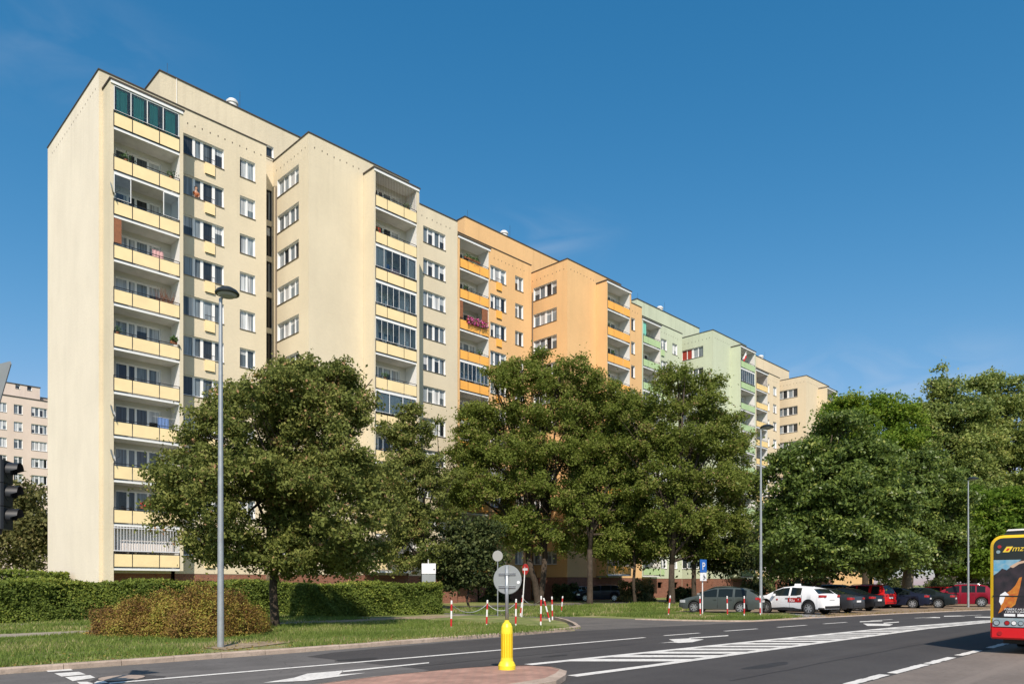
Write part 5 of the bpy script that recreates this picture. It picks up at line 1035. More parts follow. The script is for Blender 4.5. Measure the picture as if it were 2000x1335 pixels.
# yellow guard post with the back of a round sign
p = G(990, 1306, .125); e = empty('traffic_bollard', p, label='bright yellow rounded guard post on the island', cat='bollard')
b = MB(); b.xf = 'local'; b.lathe([(.155, 0), (.157, .07), (.135, .12), (.115, .15), (.108, .20), (.108, .68), (.10, .76), (.075, .82), (.045, .845), (.04, .88), (0, .88)], 'bollard_yellow', 32); b.build('body', e, smooth=True)
b = MB(); b.xf = 'local'
for k in range(16):
    q = 2*math.pi*k/16; c_, s_ = math.cos(q), math.sin(q); r0 = .109; w_ = .012
    b.mesh([(c_*r0-s_*w_, s_*r0+c_*w_, .22), (c_*r0+s_*w_, s_*r0-c_*w_, .22), (c_*r0+s_*w_, s_*r0-c_*w_, .64), (c_*r0-s_*w_, s_*r0+c_*w_, .64)], [(0, 1, 2, 3)], 'bollard_amber')
b.build('reflective_strips', e)
e = empty('road_sign', (p[0], p[1], .9), label='grey back of a round sign on a pole rising from the yellow guard post', cat='road sign')
b = MB(); zt_ = Z(1104, 13.2); b.tube([(p[0], p[1], .98), (p[0], p[1], zt_)], .031, 'galv', 14); b.build('pole', e, smooth=True)
cd = Vector(camd); cxv = Vector(camx); sgc = Vector((p[0], p[1], Z(1131, 13.2)))+cd*.045+cxv*.01; axn = (cd*.93+cxv*.3).normalized(); sxv = Vector((0, 0, 1)).cross(axn).normalized()
b = MB(); b.disc(sgc, axn, .265, 'sign_grey', .008, 40); b.disc(sgc-axn*.006, axn, .258, 'sign_grey', .006, 40); b.build('plate', e)
b = MB()
for dz in (.115, .085, -.115, -.145):
    b.tube([sgc-axn*.02-sxv*.16+Vector((0, 0, dz)), sgc-axn*.02+sxv*.16+Vector((0, 0, dz))], .008, 'galv', 6)
for dz in (.1, -.13): b.tube([Vector((p[0], p[1], sgc.z+dz-.02)), Vector((p[0], p[1], sgc.z+dz+.02))], .04, 'galv', 12)
b.build('clamps', e)
b = MB(); b.disc(sgc-axn*.012+sxv*(-.21 if sxv.dot(cxv) < 0 else .21)+Vector((0, 0, -.05)), axn, .028, 'sign_white', .004, 14); b.build('sticker', e)
# round white-backed sign on a thin pole
D_ = 38.0; p = W2(972, D_); e = empty('road_sign', (*p, 0), label='pale round sign seen from behind on a thin grey pole, left of the yellow post', cat='road sign')
b = MB(); b.tube([(*p, 0), (*p, Z(1074, D_))], .03, 'galv', 8); b.build('pole', e)
b = MB(); b.disc(Vector((*p, Z(1085, D_)))-cd*.04, cd*.95+cxv*.3, .28, 'sign_pale', .012, 28); b.build('plate', e)
D_ = 37.0; p0 = Vector((*W2(1019, D_), 0)); tp = Vector((*W2(1026, D_), Z(1100, D_))); e = empty('road_sign', tuple(p0), label='small round red sign with a pale bar on a leaning white post', cat='road sign')
b = MB(); b.tube([p0, tp], .028, 'white_post', 8); b.build('pole', e)
sc_ = Vector((*W2(1026, D_), Z(1111, D_)))-cd*.05; ax2 = (cd*.55+cxv*.85).normalized(); sv = Vector((0, 0, 1)).cross(ax2)
b = MB(); b.disc(sc_, ax2, .28, 'red_paint', .012, 28); b.build('plate', e)
b = MB(); q = sc_-ax2*.0095; b.mesh([q-sv*.22-Vector((0, 0, .055)), q+sv*.22-Vector((0, 0, .055)), q+sv*.22+Vector((0, 0, .055)), q-sv*.22+Vector((0, 0, .055))], [(0, 1, 2, 3)], 'sign_white'); b.build('white_bar', e)
# white info board on the hedge
D_ = 43.0; e = empty('notice_board', (*W2(836.5, D_), 0), label='white board above a grey one on a post behind the hedge end', cat='notice board')
b = MB(); q = Vector((*W2(836.5, D_), 0)); b.tube([q, q+Vector((0, 0, Z(1092, D_)))], .03, 'white_post', 8); b.build('post', e)
def plate(e, cx, z0_, z1_, D, hw, m, name, fwd=.05, yaw=0):
    c = Vector((*W2(cx, D), 0))-cd*fwd; sx_ = (cxv*math.cos(yaw)+cd*math.sin(yaw)); nn_ = Vector((0, 0, 1)).cross(sx_); b = MB()
    vs = []
    for k in (0, .02):
        for a_, z_ in ((-hw, z0_), (hw, z0_), (hw, z1_), (-hw, z1_)): v_ = c+sx_*a_+nn_*k; vs.append((v_.x, v_.y, z_))
    b.mesh(vs, [(0, 1, 2, 3), (7, 6, 5, 4), (0, 4, 5, 1), (1, 5, 6, 2), (2, 6, 7, 3), (3, 7, 4, 0)], m); return b.build(name, e), c, sx_, nn_
plate(e, 837.5, Z(1119.5, D_), Z(1099.5, D_), D_, .41, 'sign_white', 'upper_board'); plate(e, 837.5, Z(1136, D_), Z(1120.5, D_), D_, .40, 'sign_grey', 'lower_board')
b = MB(); b.disc(Vector((*W2(848, D_), Z(1111, D_)))-cd*.056, cd, .055, 'black', .006, 14, ry=.04); b.build('emblem', e)
# parking sign
D_ = 38.5; e = empty('road_sign', (*W2(1372, D_), 0), label='blue parking sign with a white wheelchair plate below it', cat='road sign')
b = MB(); q = Vector((*W2(1372, D_), 0)); b.tube([q, q+Vector((0, 0, Z(1096, D_)))], .03, 'white_post', 8); b.build('pole', e)
o_, c_, sx_, nn_ = plate(e, 1373, Z(1117, D_), Z(1092, D_), D_, .30, 'sign_blue', 'blue_plate', yaw=.75, fwd=.10); o2, c2_, _, _ = plate(e, 1373, Z(1133.5, D_), Z(1117.8, D_), D_, .29, 'sign_white', 'lower_plate', yaw=.75, fwd=.10)
nf = -cd if (-cd).dot(nn_) > 0 else -nn_; nrm_ = nn_ if nn_.dot(cd) < 0 else -nn_
text('letter', 'P', .56, frame_mtx(Vector((c_.x, c_.y, Z(1112, D_)))+nrm_*.03-sx_*.17-e.location, sx_, (0, 0, 1)), 'sign_white', e)
b = MB(); wc = Vector((c_.x, c_.y, Z(1125.5, D_)))+nrm_*.03
b.tube([wc+sx_*.08*math.cos(q)+Vector((0, 0, .08*math.sin(q)-.04)) for q in [i*2*math.pi/14-2.6 for i in range(12)]], .012, 'black', 5); b.tube([wc+Vector((0, 0, .13)), wc+Vector((0, 0, .02)), wc+sx_*.09+Vector((0, 0, .01)), wc+sx_*.13-Vector((0, 0, .09))], .014, 'black', 5); b.build('wheelchair_symbol', e)
# traffic light and give-way sign back at the left edge
D_ = 9.4; q = Vector((*W2(-24, D_), 0)); mat('tl_black', (.012, .013, .015), .45, var=.2)
e = empty('traffic_light', tuple(q), label='black three lamp traffic light seen from the side at the left edge', cat='traffic light')
b = MB(); b.tube([q, q+Vector((0, 0, 4.6))], .05, 'galv', 12); b.build('pole', e)
hd = (cxv*.96+cd*.2).normalized(); sd = Vector((0, 0, 1)).cross(hd); zb_, zt_ = Z(1034, D_), Z(899, D_)
def obox(b, c, ex, ey, hx, hy, z0_, z1_, m, bev=.012):
    pts = [(-hx+bev, -hy), (hx-bev, -hy), (hx, -hy+bev), (hx, hy-bev), (hx-bev, hy), (-hx+bev, hy), (-hx, hy-bev), (-hx, -hy+bev)]
    vs = [c+ex*a+ey*d+Vector((0, 0, z0_)) for a, d in pts]+[c+ex*a+ey*d+Vector((0, 0, z1_)) for a, d in pts]; n = 8
    b.mesh(vs, [tuple(range(n-1, -1, -1)), tuple(range(n, 2*n))]+[(i, (i+1) % n, n+(i+1) % n, n+i) for i in range(n)], m)
hc = Vector((*W2(1, D_), 0)); hc.z = 0
for i in range(3):
    z0_ = zb_+(zt_-zb_)*i/3+.004; z1_ = zb_+(zt_-zb_)*(i+1)/3-.004; b = MB(); obox(b, hc, hd, sd, .09, .15, z0_, z1_, 'tl_black', .02); obox(b, hc-hd*.06, hd, sd, .05, .16, z0_+.02, z1_-.02, 'tl_black', .01); o_ = b.build('lamp_housing', e)
    zc = (z0_+z1_)/2+.02; v = MB(); n = 16; vs = []; fs = []
    for j, (t_, cut) in enumerate(((0, 0), (.14, .45))):
        for k in range(n+1):
            a_ = math.pi*(-.12)+(math.pi*1.24)*k/n; dz = math.sin(a_)*.105; reach = t_*(1 if dz > 0 else .45); pp = hc+hd*(.09+reach)+sd*math.cos(a_)*.105; vs.append((pp.x, pp.y, zc+dz))
    for k in range(n): fs.append((k, k+1, n+1+k+1, n+1+k))
    v.mesh(vs, fs, 'tl_black'); v_ = v.build('visor', e, smooth=True)
    L_ = MB(); L_.disc(Vector((hc.x, hc.y, zc))+hd*.093, hd, .095, 'tl_black', .006, 20); L_.build('lens', e)
b = MB(); b.tube([q+Vector((0, 0, zt_+.05)), Vector((hc.x, hc.y, zt_+.05)), Vector((hc.x, hc.y, zt_-.05))], .025, 'tl_black', 8); b.tube([q+Vector((0, 0, zb_-.04)), Vector((hc.x, hc.y, zb_-.04)), Vector((hc.x, hc.y, zb_+.03))], .025, 'tl_black', 8); b.build('brackets', e)
e = empty('road_sign', (q.x, q.y, 3.4), label='grey back of a triangular give way sign cut off by the left edge', cat='road sign'); e.location.z = 3.6
b = MB(); sx3 = (cxv*.88-cd*.47).normalized(); n3 = Vector((0, 0, 1)).cross(sx3); zc = Z(711, D_); h3 = .80
tri = [Vector((q.x, q.y, zc))+sx3*.43, Vector((q.x, q.y, zc))-sx3*.43, Vector((q.x, q.y, zc-.77))]
rt = []
for i in range(3):
    a, c, d2 = tri[i], tri[(i+1) % 3], tri[(i+2) % 3]; rt += [a.lerp(d2, .05), a.lerp(c, .05)]
o3 = n3*.06
b.mesh([v+o3 for v in rt]+[v+o3+n3*.012 for v in rt], [(0, 1, 2, 3, 4, 5), (11, 10, 9, 8, 7, 6)]+[(i, (i+1) % 6, 6+(i+1) % 6, 6+i) for i in range(6)], 'sign_grey'); b.build('plate', e)
b = MB()
for dz in (-.1, -.35): b.box((q.x-.09, q.y-.09, zc+dz), (q.x+.09, q.y+.09, zc+dz+.04), 'galv')
b.tube([(q.x, q.y, 4.6), (q.x, q.y, zc+.05)], .045, 'galv', 10); b.build('mounting', e)

# ------------------------------------------------------------------ cars
for nm, c in (('paint_greygreen', (.085, .105, .10)), ('paint_white', (.80, .80, .80)), ('paint_charcoal', (.045, .048, .055)), ('paint_black', (.010, .011, .014)), ('paint_red', (.55, .012, .012)), ('paint_navy', (.010, .016, .042)), ('paint_bottle', (.014, .024, .028)), ('paint_crimson', (.22, .006, .022)), ('paint_silver', (.20, .20, .20))):
    mat(nm, tuple(v*(.7 if max(c) < .12 else 1) for v in c), .35, 0, coat=.18, spec=.3)
mat('tyre', (.018, .018, .018), .8); mat('rim', (.50, .50, .51), .3, .7); mat('rim_dark', (.08, .08, .085), .3, .7); mat('car_trim', (.015, .015, .016), .6); mat('tail_red', (.35, .01, .012), .25, coat=.6); mat('head_clear', (.55, .57, .58), .15, .3); mat('number_plate', (.75, .75, .74), .4)
def car_glass():
    m, n, l, b = nodemat('car_glass'); b.inputs['Base Color'].default_value = (.010, .015, .015, 1); b.inputs['Roughness'].default_value = .03; b.inputs['Specular IOR Level'].default_value = .3; M['car_glass'] = m
car_glass()
def lerp_pts(P_, x):
    if x <= P_[0][0]: return P_[0][1]
    for i in range(len(P_)-1):
        if P_[i][0] <= x <= P_[i+1][0]:
            k = (x-P_[i][0])/(P_[i+1][0]-P_[i][0]); return P_[i][1]+(P_[i+1][1]-P_[i][1])*k
    return P_[-1][1]
# profile: x from rear (0) to front (L); z of the outline, z of the belt line, glass side windows ranges, pillars
STY = {
 'estate': dict(L=4.35, W=1.74, H=1.46, top=[(0, .62), (.03, .88), (.22, 1.08), (.45, 1.36), (.75, 1.43), (1.6, 1.46), (2.3, 1.43), (2.75, 1.30), (3.35, .98), (3.9, .86), (4.2, .72), (4.35, .52)], belt=[(0, .93), (1, .93), (3.3, .90), (4.35, .62)], wins=[(.62, 1.12), (1.22, 2.02), (2.10, 3.0)], shield=(2.42, 3.33), rear=(.16, .46), ax=(.78, 3.45)),
 'crossover': dict(L=4.36, W=1.79, H=1.55, top=[(0, .70), (.05, 1.02), (.30, 1.12), (.62, 1.38), (1.2, 1.50), (1.9, 1.55), (2.5, 1.50), (2.95, 1.33), (3.45, 1.05), (4.0, .96), (4.25, .80), (4.36, .55)], belt=[(0, 1.08), (.8, 1.16), (1.6, 1.02), (3.4, .98), (4.36, .7)], wins=[(1.32, 1.95), (2.05, 3.05)], shield=(2.55, 3.42), rear=(.30, .66), ax=(.86, 3.50)),
 'sedan': dict(L=4.65, W=1.78, H=1.42, top=[(0, .66), (.05, .94), (.55, 1.02), (.85, 1.08), (1.45, 1.34), (1.9, 1.41), (2.5, 1.42), (2.9, 1.33), (3.55, .99), (4.2, .88), (4.5, .74), (4.65, .5)], belt=[(0, .92), (1, .93), (3.5, .90), (4.65, .62)], wins=[(1.15, 2.0), (2.10, 3.2)], shield=(2.7, 3.53), rear=(.80, 1.42), ax=(.98, 3.68)),
 'van': dict(L=4.16, W=1.72, H=1.62, top=[(0, .6), (.02, .95), (.16, 1.30), (.30, 1.56), (.6, 1.61), (1.8, 1.62), (2.5, 1.58), (2.8, 1.45), (3.3, 1.08), (3.85, .95), (4.08, .78), (4.16, .5)], belt=[(0, .98), (1, .98), (3.2, .96), (4.16, .65)], wins=[(.45, 1.0), (1.18, 1.95), (2.08, 2.95)], shield=(2.55, 3.28), rear=(.05, .30), ax=(.72, 3.35)),
 'suv': dict(L=4.55, W=1.86, H=1.64, top=[(0, .7), (.04, 1.02), (.22, 1.22), (.50, 1.52), (.9, 1.61), (1.8, 1.64), (2.5, 1.60), (2.95, 1.43), (3.5, 1.12), (4.1, 1.0), (4.42, .82), (4.55, .55)], belt=[(0, 1.05), (1, 1.06), (3.4, 1.02), (4.55, .75)], wins=[(.62, 1.15), (1.25, 2.12), (2.22, 3.12)], shield=(2.58, 3.48), rear=(.2, .5), ax=(.86, 3.62)),
}
def make_car(name, style, paint, label, wheel_px, ang, rim='rim', side='left', extra=None, trim=False, scale=1.0, ground=None, rails=False):
    st = STY[style]; L, Wd = st['L'], st['W']; hw = Wd/2; ax = st['ax']; wr = .315 if style not in ('suv', 'crossover') else .345
    # local frame: x forward, rear axle at x=0, y to the left
    th = camang(ang); fw = Vector((math.cos(th), math.sin(th), 0)); lf = Vector((-fw.y, fw.x, 0))
    g = Vector(G(*wheel_px)) if ground is None else Vector((*ground, 0)); yw = hw-.10
    org = g-lf*(yw+.08)     # rear left wheel contact patch measured in the photo
    e = empty(name, (org.x, org.y, 0), th, label=label, cat='car', group='parked cars')
    X0 = ax[0]
    b = LMB(); gl = LMB(); tr_ = LMB(); xs = [L*i/110 for i in range(111)]
    def plan(x, z=.6):     # half width of the body at x (rounded ends)
        e0 = .22; k = 1.0
        if x < e0*1.6: k = .86+.14*math.sqrt(max(0, 1-(1-x/(e0*1.6))**2))
        if x > L-.75: k = .80+.20*math.sqrt(max(0, 1-((x-(L-.75))/.75)**2))
        return hw*k
    def ring(x):
        zt_ = lerp_pts(st['top'], x); zb_ = min(lerp_pts(st['belt'], x), zt_-.015); w0 = plan(x); clear = .22 if x > .3 and x < L-.25 else .30
        arch = clear
        for a_ in ax:
            dx = abs(x-a_); Rr = wr+.06
            if dx < Rr: arch = max(arch, wr+math.sqrt(Rr*Rr-dx*dx))
        arch = min(arch, zb_-.08)
        mid = arch+(zb_-arch)*.45; up = zt_-zb_; tum = min(.30*up/.5*.62, .26)
        return [(w0*.93, arch), (w0, max(arch+.02, arch+.09 if trim else mid)), (w0*.985, zb_), (w0*.985-tum*.92, zb_+up*.86), (w0*.93-tum*1.15, zt_-.012), (w0*.45-tum*.3, zt_+.006), (0, zt_+.012)], zb_, up
    Rg = [ring(x) for x in xs]; cab = (st['rear'][0], st['shield'][1])
    for i in range(110):
        (r0, z0_, u0), (r1, z1_, u1) = Rg[i], Rg[i+1]; xm = (xs[i]+xs[i+1])/2
        for s_ in (1, -1):
            for j in range(6):
                m_ = paint; tgt = b
                if j == 2 and any(w0 < xm < w1 for w0, w1 in st['wins']) and u0 > .12 and u1 > .12: tgt = gl; m_ = 'car_glass'
                if j >= 3 and (st['shield'][0] < xm < st['shield'][1] or st['rear'][0] < xm < st['rear'][1]): 
                    if j > 3: tgt = gl; m_ = 'car_glass'
                if trim and j == 0: m_ = 'car_trim'
                pts = [(xs[i]-X0, s_*r0[j][0], r0[j][1]), (xs[i+1]-X0, s_*r1[j][0], r1[j][1]), (xs[i+1]-X0, s_*r1[j+1][0], r1[j+1][1]), (xs[i]-X0, s_*r0[j+1][0], r0[j+1][1])]
                tgt.face(pts if s_ < 0 else pts[::-1], m_)
    for idx, d_ in ((0, -1), (110, 1)):
        r_ = Rg[idx][0]; pts = [(xs[idx]-X0, y_, z_) for y_, z_ in r_]+[(xs[idx]-X0, -y_, z_) for y_, z_ in r_[::-1][1:]]; b.face(pts if d_ > 0 else pts[::-1], paint)
    # underbody with wheel wells
    b.box((.42-X0*0-.0, -hw*.85, .2), (ax[1]-ax[0]-.42, hw*.85, .5), 'car_trim'); b.box((-X0+.08, -hw*.8, .28), (-.40, hw*.8, .5), 'car_trim'); b.box((ax[1]-ax[0]+.40, -hw*.7, .25), (L-X0-.15, hw*.7, .5), 'car_trim'); b.box((-.42, -hw*.62, .3), (.42, hw*.62, .75), 'car_trim'); q_ = ax[1]-ax[0]; b.box((q_-.42, -hw*.62, .3), (q_+.42, hw*.62, .75), 'car_trim')
    me_o = b.build('body', e); me = me_o.data
    import bmesh
    bm = bmesh.new(); bm.from_mesh(me); bmesh.ops.remove_doubles(bm, verts=bm.verts, dist=.0004); bmesh.ops.recalc_face_normals(bm, faces=bm.faces); bm.to_mesh(me); bm.free(); me.polygons.foreach_set('use_smooth', [True]*len(me.polygons)); me.set_sharp_from_angle(angle=R(38))
    go = gl.build('window_glass', e); go.data.polygons.foreach_set('use_smooth', [True]*len(go.data.polygons))
    # door seams, handles, window trim
    tr_ = LMB()
    for w0, w1 in st['wins'][-2:]:
        for s_ in (1, -1):
            xx = w0-.05; zb_ = lerp_pts(st['belt'], xx); y_ = hw*1.0; tr_.box((xx-X0-.006, s_*(y_-.012), .34), (xx-X0+.006, s_*(y_+.002), zb_-.02), 'car_trim'); tr_.box((xx-X0+.06, s_*(y_-.005), zb_-.16), (xx-X0+.24, s_*(y_+.02), zb_-.125), 'car_trim' if paint == 'paint_white' else paint)
    tr_.build('door_trim', e)
    for xw in (0, ax[1]-ax[0]):
        for s_ in (1, -1):
            tw = LMB(); prof = [(wr*.66, -.10), (wr*.9, -.105), (wr, -.08), (wr, .08), (wr*.9, .105), (wr*.66, .10)]
            n = 24
            for i in range(5):
                (ra, ya), (rb, yb_) = prof[i], prof[i+1]; vs = [(ra*math.cos(2*math.pi*k/n), ya, ra*math.sin(2*math.pi*k/n)) for k in range(n)]+[(rb*math.cos(2*math.pi*k/n), yb_, rb*math.sin(2*math.pi*k/n)) for k in range(n)]; tw.mesh(vs, [(k, n+k, n+(k+1) % n, (k+1) % n) for k in range(n)], 'tyre')
            wh = tw.build('wheel', e, smooth=True); wh.location = (xw, s_*(hw-.115), wr)
            rm = LMB(); yy = s_*.07; rm.disc((0, yy-s_*.03, 0), (0, 1, 0), wr*.64, 'rim_dark', .02, 24); 
            vs = []
            for ra in (wr*.67, wr*.60):
                for k in range(24): vs.append((ra*math.cos(2*math.pi*k/24), yy+s_*.025, ra*math.sin(2*math.pi*k/24)))
            rm.mesh(vs, [(k, 24+k, 24+(k+1) % 24, (k+1) % 24) for k in range(24)], rim); ns = 7
            for k in range(ns):
                a_ = 2*math.pi*k/ns+.3; c_, s2 = math.cos(a_), math.sin(a_); w_ = .030
                p_ = [(c_*.03-s2*w_, s2*.03+c_*w_), (c_*.03+s2*w_, s2*.03-c_*w_), (c_*wr*.62+s2*w_*1.1, s2*wr*.62-c_*w_*1.1), (c_*wr*.62-s2*w_*1.1, s2*wr*.62+c_*w_*1.1)]; rm.mesh([(u_, yy+s_*.012, v_) for u_, v_ in p_]+[(u_, yy-s_*.01, v_) for u_, v_ in p_], [(0, 1, 2, 3), (7, 6, 5, 4), (0, 4, 5, 1), (2, 6, 7, 3), (1, 5, 6, 2), (3, 7, 4, 0)], rim)
            rm.disc((0, yy+s_*.015, 0), (0, 1, 0), .055, rim, .02, 12); ro = rm.build('rim', e); ro.parent = wh
    # lights: patches wrapping the corners, a few millimetres proud
    def patch(nm, x0, x1, z0f, z1f, m_, s_, outw=1.012):
        p = LMB(); n = 6; vs = []
        for i in range(n+1):
            x = x0+(x1-x0)*i/n; zb_ = lerp_pts(st['belt'], x); w_ = plan(x)*outw; vs += [(x-X0, s_*w_, z0f), (x-X0, s_*w_*.995, z1f)]
        fs = [(2*i, 2*i+2, 2*i+3, 2*i+1) for i in range(n)]; p.mesh(vs, fs, m_)
        ye = vs[0][1] if abs(vs[0][0]+X0) < .2 else vs[-2][1]; xe = (-X0-.006) if x0 < 1 else vs[-1][0]
        p.box((xe-.006, ye-s_*.005, z0f+.01), (xe+.03, ye-s_*.22, z1f-.01), m_); p.build(nm, e)
    zt0 = lerp_pts(st['belt'], .1)
    for s_ in (1, -1): patch('taillight', .0, .26, zt0-.15, zt0-.02, 'tail_red', s_); patch('headlight', L-.42, L-.12, .58, .74, 'head_clear', s_)
    p = LMB(); p.box((-X0-.022, -.26, zt0-.30), (-X0-.004, .26, zt0-.19), 'number_plate'); p.build('number_plate', e)
    p = LMB(); p.box((-X0-.035, -hw*.80, .34), (-X0+.10, hw*.80, .56 if not trim else .48), paint if not trim else 'car_trim'); p.box((-X0-.045, -hw*.80, .40), (-X0-.02, hw*.80, .43), 'car_trim'); p.build('rear_bumper', e)
    for s_ in (1, -1):
        p = LMB(); x_ = st['wins'][-1][1]-.12-X0; zz = lerp_pts(st['belt'], st['wins'][-1][1]); p.box((x_-.06, s_*(hw-.02), zz), (x_+.06, s_*(hw+.17), zz+.13), paint); p.build('mirror', e)
    if rails:
        p = LMB()
        for s_ in (1, -1): p.tube([(.1, s_*hw*.66, st['H']-.05), (.25, s_*hw*.66, st['H']+.03), (1.5, s_*hw*.66, st['H']+.035), (1.7, s_*hw*.66, st['H']-.04)], .016, 'rim', 6)
        p.build('roof_rails', e)
    if extra: extra(e, st, X0, hw)
    return e
_e = STY['estate']; _sh = lambda x: x if x < .3 else x+.30
STY['wagon'] = dict(L=_e['L']+.3, W=_e['W'], H=_e['H'], top=[(_sh(a), z) for a, z in _e['top']], belt=[(_sh(a), z) for a, z in _e['belt']], wins=[(.75, 1.40), (1.52, 2.32), (2.40, 3.3)], shield=(2.72, 3.63), rear=(.16, .62), ax=(1.08, 3.72))
make_car('parked_car', 'wagon', 'paint_greygreen', 'grey green estate car behind the row of bollards', (1446, 1197.3), 150)
def taxi_bits(e, st, X0, hw):
    p = LMB(); p.prism([(-.22, 0), (.22, 0), (.17, .13), (-.17, .13)], 'x', 1.15-.06, 1.15+.10, 'sign_white'); o = p.build('taxi_sign', e); o.location = (0, 0, 1.545)
    p = LMB(); p.prism([(0, 0), (.22, 0), (.06, .08), (0, .08)], 'y', -.02, .02, 'paint_white'); o = p.build('roof_fin', e); o.location = (.15, 0, 1.44)
    p = LMB(); p.box((.42, hw+.0, .66), (1.22, hw+.012, .90), 'tail_red'); p.build('advert_panel', e)
    text('lettering', 'Rlu', .24, frame_mtx(Vector((1.12, hw+.016, .69)), (-1, 0, 0), (0, 0, 1)), 'sign_white', e); text('lettering', 'Y', .13, frame_mtx(Vector((.62, hw+.016, .76)), (-1, 0, 0), (0, 0, 1)), 'sign_white', e)
    p = LMB(); p.disc((1.90, hw+.008, .80), (0, 1, 0), .055, 'tail_red', .006, 14); p.build('door_emblem', e)
    p = LMB(); 
    # dark sill cladding sweeping up before the rear arch
    vs = [(.55, hw+.012, .22), (2.25, hw+.012, .22), (2.25, hw+.012, .33), (1.5, hw+.012, .38), (.9, hw+.012, .37), (.55, hw+.012, .30)]; p.mesh(vs, [(0, 1, 2, 3, 4, 5)], 'car_trim'); p.mesh([(a, -b_, c) for a, b_, c in vs], [(5, 4, 3, 2, 1, 0)], 'car_trim')
    for s_ in (1, -1):
        n = 14; vs = []
        for k in range(n+1):
            a_ = math.pi*k/n
            for rr_ in (.38, .43): vs.append((math.cos(a_)*rr_, s_*(hw+.01), .345+math.sin(a_)*rr_))
        p.mesh(vs, [(2*k, 2*k+2, 2*k+3, 2*k+1) for k in range(n)], 'car_trim')
    p.build('cladding', e)
make_car('taxi', 'crossover', 'paint_white', 'white taxi crossover with a red advert panel on its rear door', (1579, 1199.5), 127, extra=taxi_bits, trim=True)
make_car('parked_car', 'sedan', 'paint_charcoal', 'charcoal coupe parked just right of the white taxi', (1630, 1196.5), 131, rim='rim_dark')
make_car('parked_car', 'sedan', 'paint_black', 'black saloon between the charcoal coupe and the red van', (1674, 1192.5), 131)
make_car('parked_car', 'van', 'paint_red', 'bright red boxy van with a sloping tailgate', (1708, 1187.5), 128, rails=True)
make_car('parked_car', 'sedan', 'paint_navy', 'navy blue saloon right of the red van', (1782, 1187.3), 143)
make_car('parked_car', 'sedan', 'paint_bottle', 'very dark green saloon overlapping the navy one', (1832, 1187.0), 143)
make_car('parked_car', 'estate', 'paint_red', 'red estate car showing its roof behind the dark green saloon', (1848, 1180.5), 141)
make_car('parked_car', 'suv', 'paint_crimson', 'crimson off-roader beside the bus at the right', (1917, 1184.6), 146, rails=True)
make_car('parked_car', 'suv', 'paint_black', 'black car behind the charcoal coupe under the trees', (1640, 1184), 139)
make_car('parked_car', 'estate', 'paint_bottle', 'dark car half hidden behind the grey green estate', (1424, 1172), 141)
make_car('parked_car', 'suv', 'paint_navy', 'dark blue car in shade beneath the locust trees', (1200, 1174), 170)
make_car('parked_car', 'estate', 'paint_silver', 'grey car in shade left of the dark blue one, nose to the road', (1150, 1172), 235)

# ------------------------------------------------------------------ bus
mat('bus_yellow', (.85, .52, .01), .3, coat=.5); mat('bus_red', (.60, .006, .010), .3, coat=.5); mat('bus_black', (.010, .010, .011), .15, coat=.4); mat('ad_blue', (.07, .30, .48), .35, c2=(.28, .42, .48), vscale=2.2, stretch=(1, 3, 5)); mat('ad_dark', (.012, .012, .014), .4, c2=(.045, .03, .035), vscale=5); mat('ad_orange', (.42, .06, .015), .4, c2=(.60, .28, .03), vscale=7); mat('ad_sand', (.55, .38, .26), .5); mat('ad_grey', (.35, .38, .40), .5, c2=(.2, .3, .33), vscale=8); mat('logo_yellow', (.85, .60, .05), .4)
bx0, by1, blen, bw, bh = 20.41, 4.13, 12.0, 2.55, 2.80
e = empty('bus', (bx0+blen/2, by1-bw/2, 0), label='red and yellow city bus driving away, cut off by the right edge', cat='bus')
def rrect(y0, y1, z0_, z1_, r, n=6, bot=.06):
    P_ = []
    for cx_, cz_, a0, rr in ((y1-r, z1_-r, 0, r), (y0+r, z1_-r, 90, r), (y0+bot, z0_+bot, 180, bot), (y1-bot, z0_+bot, 270, bot)):
        for i in range(n+1): a_ = R(a0+90*i/n); P_.append((cx_+rr*math.cos(a_), cz_+rr*math.sin(a_)))
    return P_
outer = rrect(by1-bw, by1, .36, bh, .26)
def ringed(x0, x1, P0, P1, m, b):
    n = len(P0); b.mesh([(x0, *p_) for p_ in P0]+[(x1, *p_) for p_ in P1], [(i, (i+1) % n, n+(i+1) % n, n+i) for i in range(n)], m)
b = MB(); inner0 = rrect(by1-bw+.065, by1-.065, .42, bh-.065, .20)
ringed(bx0+.025, bx0+blen, outer, outer, 'bus_yellow', b)
# rear rim: yellow above, red below
n = len(outer)
for i in range(n):
    j = (i+1) % n; zc = (outer[i][1]+outer[j][1])/2; 
    m_ = 'bus_yellow' if zc > .75 else 'bus_red'
    segs = [(outer[i], outer[j], inner0[i], inner0[j])]
    if abs(outer[i][1]-outer[j][1]) > 1:   # long side: split at the red skirt
        def cut(a, c, z_): k = (z_-a[1])/(c[1]-a[1]); return (a[0]+(c[0]-a[0])*k, z_)
        mo, mi_ = cut(outer[i], outer[j], .74), cut(inner0[i], inner0[j], .74)
        up = outer[i][1] > outer[j][1]
        for (p0, p1, q0, q1, mm) in (((outer[i], mo, inner0[i], mi_, 'bus_yellow' if up else 'bus_red'), (mo, outer[j], mi_, inner0[j], 'bus_red' if up else 'bus_yellow'))):
            b.mesh([(bx0+.025, *p0), (bx0+.025, *p1), (bx0+.0, *q1), (bx0+.0, *q0)], [(0, 1, 2, 3)], mm)
    else: b.mesh([(bx0+.025, *outer[i]), (bx0+.025, *outer[j]), (bx0, *inner0[j]), (bx0, *inner0[i])], [(0, 1, 2, 3)], m_)
b.face([(bx0+.004, *p_) for p_ in inner0], 'bus_black'); b.face([(bx0+blen, *p_) for p_ in outer][::-1], 'bus_red')
